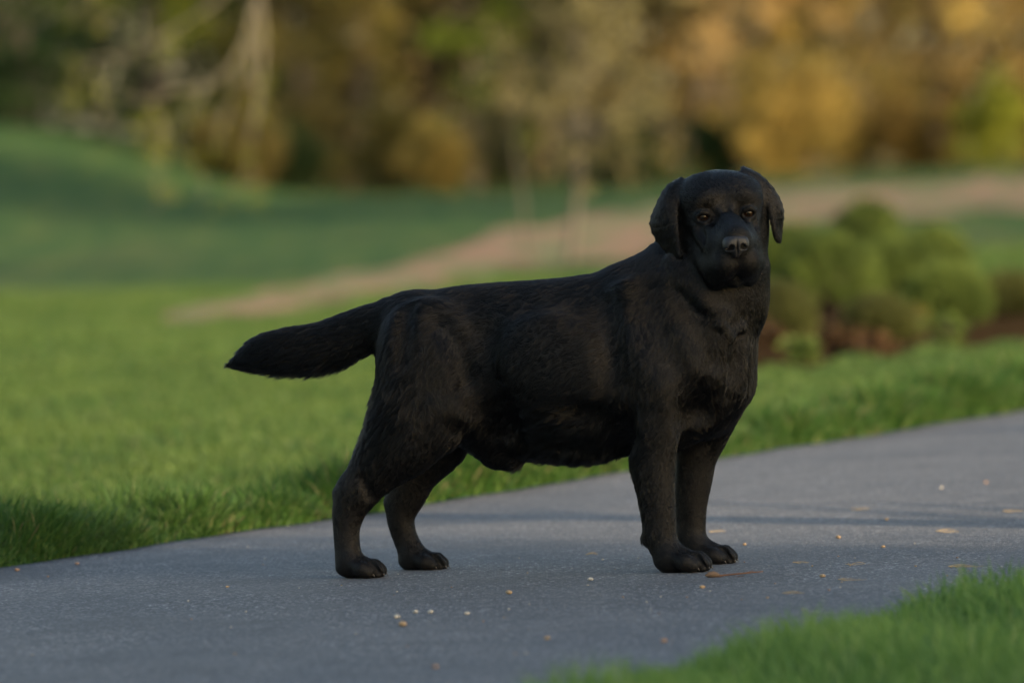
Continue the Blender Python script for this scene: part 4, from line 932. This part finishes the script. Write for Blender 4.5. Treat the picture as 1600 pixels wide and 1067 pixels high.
# --- fur
def fur(N):
    tri_ = np.concatenate((DF[:, [0, 1, 2]], DF[:, [0, 2, 3]])); p = WV[tri_]
    nrm = np.cross(p[:, 1]-p[:, 0], p[:, 2]-p[:, 0]); ar = np.linalg.norm(nrm, axis=1)
    pa = PV[tri_].mean(1); dens = ar*np.where((pa[:, 2] < 500) & (pa[:, 0] > 1000), 1.9, 1.0)*np.where((pa[:, 0] < 640) & (pa[:, 2] < 600), 1.2, 1)
    i = rng.choice(len(tri_), N, p=dens/dens.sum()); r1, r2 = rng.random(N), rng.random(N); s = np.sqrt(r1)
    bc = np.stack((1-s, s*(1-r2), s*r2), 1)[:, :, None]
    vn = np.zeros_like(WV); fn = np.cross(WV[DF[:, 2]]-WV[DF[:, 0]], WV[DF[:, 3]]-WV[DF[:, 1]])
    for k in range(4):
        for c_ in range(3): vn[:, c_] += np.bincount(DF[:, k], fn[:, c_], len(WV))
    vn /= np.linalg.norm(vn, axis=1)[:, None]+1e-12
    if (np.einsum('ij,ij->i', vn, WV-WV.mean(0)).mean()) < 0: vn = -vn
    P = (p[i]*bc).sum(1); Nn = (vn[tri_[i]]*bc).sum(1); Nn /= np.linalg.norm(Nn, axis=1)[:, None]; Pa = (PV[tri_[i]]*bc).sum(1)
    u = Pa[:, 0]+Pa[:, 1]*math.sin(TH); v = Pa[:, 2]
    # control points: u, v, direction (right, down, toward viewer), length mm, lift
    C = np.array([
        (365, 568, -1, .25, 0, 20, .15), (400, 582, -1, .6, 0, 32, .6), (385, 555, -1, .3, 0, 16, .12), (400, 530, -1, .1, 0, 15, .15), (460, 525, -1, .1, 0, 14, .15), (460, 575, -.85, .7, 0, 34, .85), (530, 505, -1, .1, 0, 14, .15), (530, 562, -.7, .8, 0, 32, .85), (600, 480, -1, .15, 0, 13, .15), (600, 530, -.8, .6, 0, 18, .3),
        (660, 470, -1, .2, 0, 13, .14), (740, 455, -1, .1, 0, 12, .12), (840, 445, -1, .1, 0, 12, .12), (940, 440, -1, .25, 0, 13, .14), (1000, 430, -.8, .6, 0, 15, .18),
        (640, 540, -.3, 1, 0, 13, .16), (610, 580, -.5, .9, 0, 18, .3), (590, 640, -.9, .7, 0, 26, .5), (568, 685, -.9, .75, 0, 26, .5), (560, 715, -.5, .9, 0, 12, .2), (545, 740, -.2, 1, 0, 8, .12), (680, 620, -.1, 1, 0, 11, .15), (640, 700, -.4, 1, 0, 9, .14), (740, 560, -.8, .7, 0, 12, .14), (840, 560, -.9, .5, 0, 12, .12), (940, 560, -.8, .7, 0, 12, .14),
        (760, 650, -.6, .9, 0, 14, .2), (840, 710, -.8, .7, 0, 26, .7), (930, 714, -.8, .7, 0, 26, .7), (790, 725, -.5, 1, 0, 10, .2),
        (545, 770, -.1, 1, 0, 7, .12), (540, 830, -.1, 1, 0, 6, .12), (560, 895, .8, .5, 0, 4, .12), (640, 770, -.1, 1, 0, 7, .12), (630, 830, 0, 1, 0, 6, .12), (665, 885, .8, .5, 0, 4, .12),
        (1000, 520, -.4, 1, 0, 13, .15), (1010, 600, -.2, 1, 0, 11, .15), (985, 690, -.5, .9, 0, 15, .28), (1040, 660, 0, 1, 0, 9, .14), (1000, 800, -.6, 1, 0, 16, .5), (1035, 760, 0, 1, 0, 6, .12), (1035, 830, 0, 1, 0, 6, .12), (1070, 885, .8, .5, 0, 4, .12), (1090, 760, 0, 1, 0, 6, .12), (1120, 875, .8, .5, 0, 4, .12),
        (1060, 470, -.5, .9, 0, 11, .15), (1110, 520, -.2, 1, 0, 11, .16), (1170, 520, .2, 1, 0, 11, .18), (1150, 600, .1, 1, 0, 12, .2), (1100, 640, -.1, 1, 0, 11, .18), (1180, 450, .2, 1, 0, 9, .15), (1050, 410, -.7, .8, 0, 10, .15),
        (1120, 300, -.1, -1, -.6, 6, .12), (1085, 300, -.8, -.6, -.4, 6, .12), (1165, 300, .6, -.8, -.4, 6, .12), (1135, 335, 0, -1, -.3, 4, .12), (1100, 375, -.8, .2, -.7, 5, .12), (1180, 380, .8, .2, -.7, 5, .12), (1125, 410, -.6, .8, -.5, 3, .1), (1165, 410, .5, .8, -.5, 3, .1), (1110, 430, -.5, .9, -.2, 3, .1), (1150, 432, 0, 1, -.2, 3, .1), (1150, 345, 0, -1, -.5, 3, .12),
        (1035, 340, -.3, 1, 0, 7, .10), (1045, 385, 0, 1, 0, 6, .12), (1208, 320, .2, 1, 0, 7, .10), (1205, 365, 0, 1, 0, 6, .12), (1070, 440, -.5, .9, -.2, 9, .14), (1145, 465, 0, 1, -.3, 8, .16)], float)
    out = np.zeros((N, 5)); ws = np.zeros(N)
    for c_ in C:
        g = np.exp(-((u-c_[0])**2+(v-c_[1])**2)/(2*26.**2))+1e-9/(1+((u-c_[0])**2+(v-c_[1])**2)/1e4)
        ws += g
        for k in range(5): out[:, k] += g*c_[2+k]
    out /= ws[:, None]
    # lie of the coat swirls slightly
    sw = .45*np.sin(P[:, 0]*23+P[:, 2]*17)*np.sin(P[:, 2]*31-P[:, 0]*11+2)+.25*np.sin(P[:, 0]*70+P[:, 2]*50)+.18*np.sin(P[:, 2]*140-P[:, 0]*90)
    fl = np.stack((out[:, 0], -out[:, 2], -out[:, 1]), 1)
    sw = sw*sm(600, 680, u)*.8; c_, s_ = np.cos(sw), np.sin(sw); fl = np.stack((fl[:, 0]*c_-fl[:, 2]*s_, fl[:, 1], fl[:, 0]*s_+fl[:, 2]*c_), 1)
    sl_ = 0; fl += rng.normal(0, .06, fl.shape); t = fl-Nn*np.einsum('ij,ij->i', fl, Nn)[:, None]; t /= np.linalg.norm(t, axis=1)[:, None]+1e-6
    L = (out[:, 3]*rng.uniform(.6, 1.2, N)*.001)[:, None]; lift = (out[:, 4]*rng.uniform(.4, 1.2, N)*.85)[:, None]
    cl = .5+.5*np.sin(P[:, 0]*310+P[:, 2]*150+Nn[:, 0]*5)*np.sin(P[:, 2]*270-P[:, 0]*120); lift = lift*(.8+.35*cl[:, None])
    # bare spots: eyes, nose leather
    bad = np.zeros(N, bool)
    for q, r in ((UVW(35, 0, 62), 11), (UVW(-35, 0, 62), 11), (UVW(0, 32, 150), 17)):
        bad |= np.linalg.norm(P-uvw_world(q), axis=1) < r*PX
    from mathutils.kdtree import KDTree
    nc = 16000; ci = rng.choice(N, nc, replace=False); kt = KDTree(nc)
    for j_, q_ in enumerate(P[ci].tolist()): kt.insert(q_, j_)
    kt.balance(); near = np.array([kt.find(q_)[1] for q_ in P.tolist()])
    cc = ci[near]; okc = np.einsum('ij,ij->i', Nn, Nn[cc]) > .5
    cv_ = rng.normal(0, .10, (nc, 3))[near]; t = t+cv_; t -= Nn*np.einsum('ij,ij->i', t, Nn)[:, None]*.8; t /= np.linalg.norm(t, axis=1)[:, None]
    # short hair on the paws
    short = sm(32, 14, ground_v(Pa[:, 0])-v); L = L*(1-.75*short[:, None])
    tipc = P[cc]+L*t[cc]+Nn[cc]*L*lift[cc]*.9
    pull = np.where(okc & (L[:, 0] > .005), .5, 0)[:, None]*np.minimum(1, L/.012)
    pts = np.stack([P-Nn*.0008, P+L*.33*t+Nn*L*.33*(lift*1.5), P+L*.67*t+Nn*L*.67*lift*1.15, P+L*t+Nn*L*lift*.85], 1)
    pts[:, 3] += (tipc-pts[:, 3])*pull; pts[:, 2] += (tipc-L*t*.33-pts[:, 2])*pull*.5; pts = pts[~bad]
    hc = bpy.data.hair_curves.new('fur'); n_ = len(pts); hc.add_curves([4]*n_)
    hc.position_data.foreach_set('vector', pts.astype(np.float32).ravel())
    rad = hc.attributes.get('radius') or hc.attributes.new('radius', 'FLOAT', 'POINT')
    rr = np.tile(np.array((.00020, .00019, .00014, .00004), np.float32), n_)*np.repeat((1+.9*sm(.012, .024, L[:, 0]))[~bad], 4); rad.data.foreach_set('value', rr.astype(np.float32))
    hc.materials.append(fur_mat()); o = bpy.data.objects.new('fur', hc); S.collection.objects.link(o)
    o.parent = dog; o.location = -dog.location; return o
fur(420000)
# --- eyes
def sphere_mesh(name, c, r, seg=20, sc=(1, 1, 1), R=None):
    V_, F_ = [], []
    for i in range(seg+1):
        th = math.pi*i/seg
        for j in range(2*seg):
            ph = math.pi*j/seg; V_.append((math.sin(th)*math.cos(ph)*sc[0], math.sin(th)*math.sin(ph)*sc[1], math.cos(th)*sc[2]))
    for i in range(seg):
        for j in range(2*seg):
            F_.append((i*2*seg+j, (i+1)*2*seg+j, (i+1)*2*seg+(j+1) % (2*seg), i*2*seg+(j+1) % (2*seg)))
    V_ = np.array(V_)*r
    if R is not None: V_ = V_@R
    me = npmesh(name, V_+np.array(c), F_); return me
def head_dir(x, y, z):
    d = UVW(x, y, z)-UVW(0, 0, 0); return Vector((d[0], d[2], -d[1])).normalized()
def eye_mat(c):
    m, t, n, b, l = mat('dark_brown_eye'); g = n.new('ShaderNodeNewGeometry')
    # iris and pupil from the distance to the point the eye looks from
    d = n.new('ShaderNodeVectorMath'); d.operation = 'DISTANCE'; l.new(g.outputs['Position'], d.inputs[0]); d.inputs[1].default_value = c
    k = math_n(n, l, 'DIVIDE', d.outputs['Value'], 10*PX)
    col = ramp(n, l, k, [(0, (.004, .003, .003)), (.30, (.005, .004, .003)), (.36, (.017, .008, .004)), (.62, (.011, .005, .003)), (.70, (.004, .003, .003)), (1, (.02, .012, .01))])
    l.new(col, b.inputs['Base Color']); b.inputs['Roughness'].default_value = .12; b.inputs['Specular IOR Level'].default_value = .3
    return m
for sx in (-1, 1):
    cpos = uvw_world(UVW(sx*35, 0, 51.5)); gz = head_dir(sx*.10-.12, .0, 1)
    e_ = link('eye', sphere_mesh('eye', cpos, 10.5*PX), eye_mat(tuple(np.array(cpos)+np.array(gz)*10.5*PX)), dog)
# --- nose leather: its own small implicit surface with nostrils
def nose():
    n_ = 64; gx = np.linspace(-26, 26, n_); gy = np.linspace(-24, 26, n_); gz = np.linspace(-18, 16, 48)
    X, Y, Z = np.meshgrid(gx, gy, gz, indexing='ij')
    def E(cx, cy, cz, rx, ry, rz, p=2.4): return ((np.abs((X-cx)/rx)**p+np.abs((Y-cy)/ry)**p+np.abs((Z-cz)/rz)**p)**(1/p)-1)*min(rx, ry, rz)
    def smn(a, b, k): h = np.maximum(k-np.abs(a-b), 0)/k; return np.minimum(a, b)-h*h*k/4
    g = E(0, -4, -2, 20, 11, 13); g = smn(g, E(-11, 1, -1, 9.5, 9.5, 11), 6); g = smn(g, E(11, 1, -1, 9.5, 9.5, 11), 6); g = smn(g, E(0, 8, -2, 7.5, 11, 11), 6)
    for s in (-1, 1):
        g = -smn(-g, E(s*9.5, 2.0, 9, 4.3, 4.0, 8, 2), 2.5); g = -smn(-g, E(s*15, 5.0, 7, 5, 1.7, 7, 2), 2.5)
    g = -smn(-g, E(0, 8, 11, 1.1, 12, 4, 2), 2)
    Vn, Fn = surface_nets(g.astype(np.float32), (gx, gy, gz)); Vn = relax(Vn, Fn, 1)
    Wn = np.array([uvw_world(UVW(p[0]*.92-3, 31+p[1]*1.05, 141+p[2])) for p in Vn])
    c = Wn[Fn]-Wn.mean(0); vol = np.einsum('ij,ij->i', c[:, 0], np.cross(c[:, 1], c[:, 2])).sum()
    if vol < 0: Fn = Fn[:, ::-1]
    m, t, n, b, l = mat('nose_leather'); b.inputs['Base Color'].default_value = (.007, .007, .009, 1); b.inputs['Roughness'].default_value = .5
    v = n.new('ShaderNodeTexVoronoi'); v.inputs['Scale'].default_value = 700; l.new(coords(n), v.inputs['Vector']); bump(n, l, b, v.outputs['Distance'], .5, .0008)
    link('nose', npmesh('nose', Wn, Fn), m, dog)
nose()
# --- claws
cm, t_, n_c, b_c, l_c = mat('claw_horn'); b_c.inputs['Base Color'].default_value = (.035, .028, .024, 1); b_c.inputs['Roughness'].default_value = .35
for (c, r) in CLAWS:
    a, b, v = c; pts = [(a-4, b, v-2, 2.6), (a+.5, b, v-1., 2.2), (a+2.5, b, v+1.5, 1.5), (a+3.5, b, v+4., .5)]
    V_, F_ = [], []
    for q in pts:
        for j in range(8):
            t = 2*math.pi*j/8; V_.append((q[0], q[1]+q[3]*math.cos(t), q[2]+q[3]*math.sin(t)))
    for i in range(3):
        for j in range(8): F_.append((i*8+j, i*8+(j+1) % 8, (i+1)*8+(j+1) % 8, (i+1)*8+j))
    link('claw', npmesh('claw', to_world(np.array(V_, float)), F_), cm, dog)
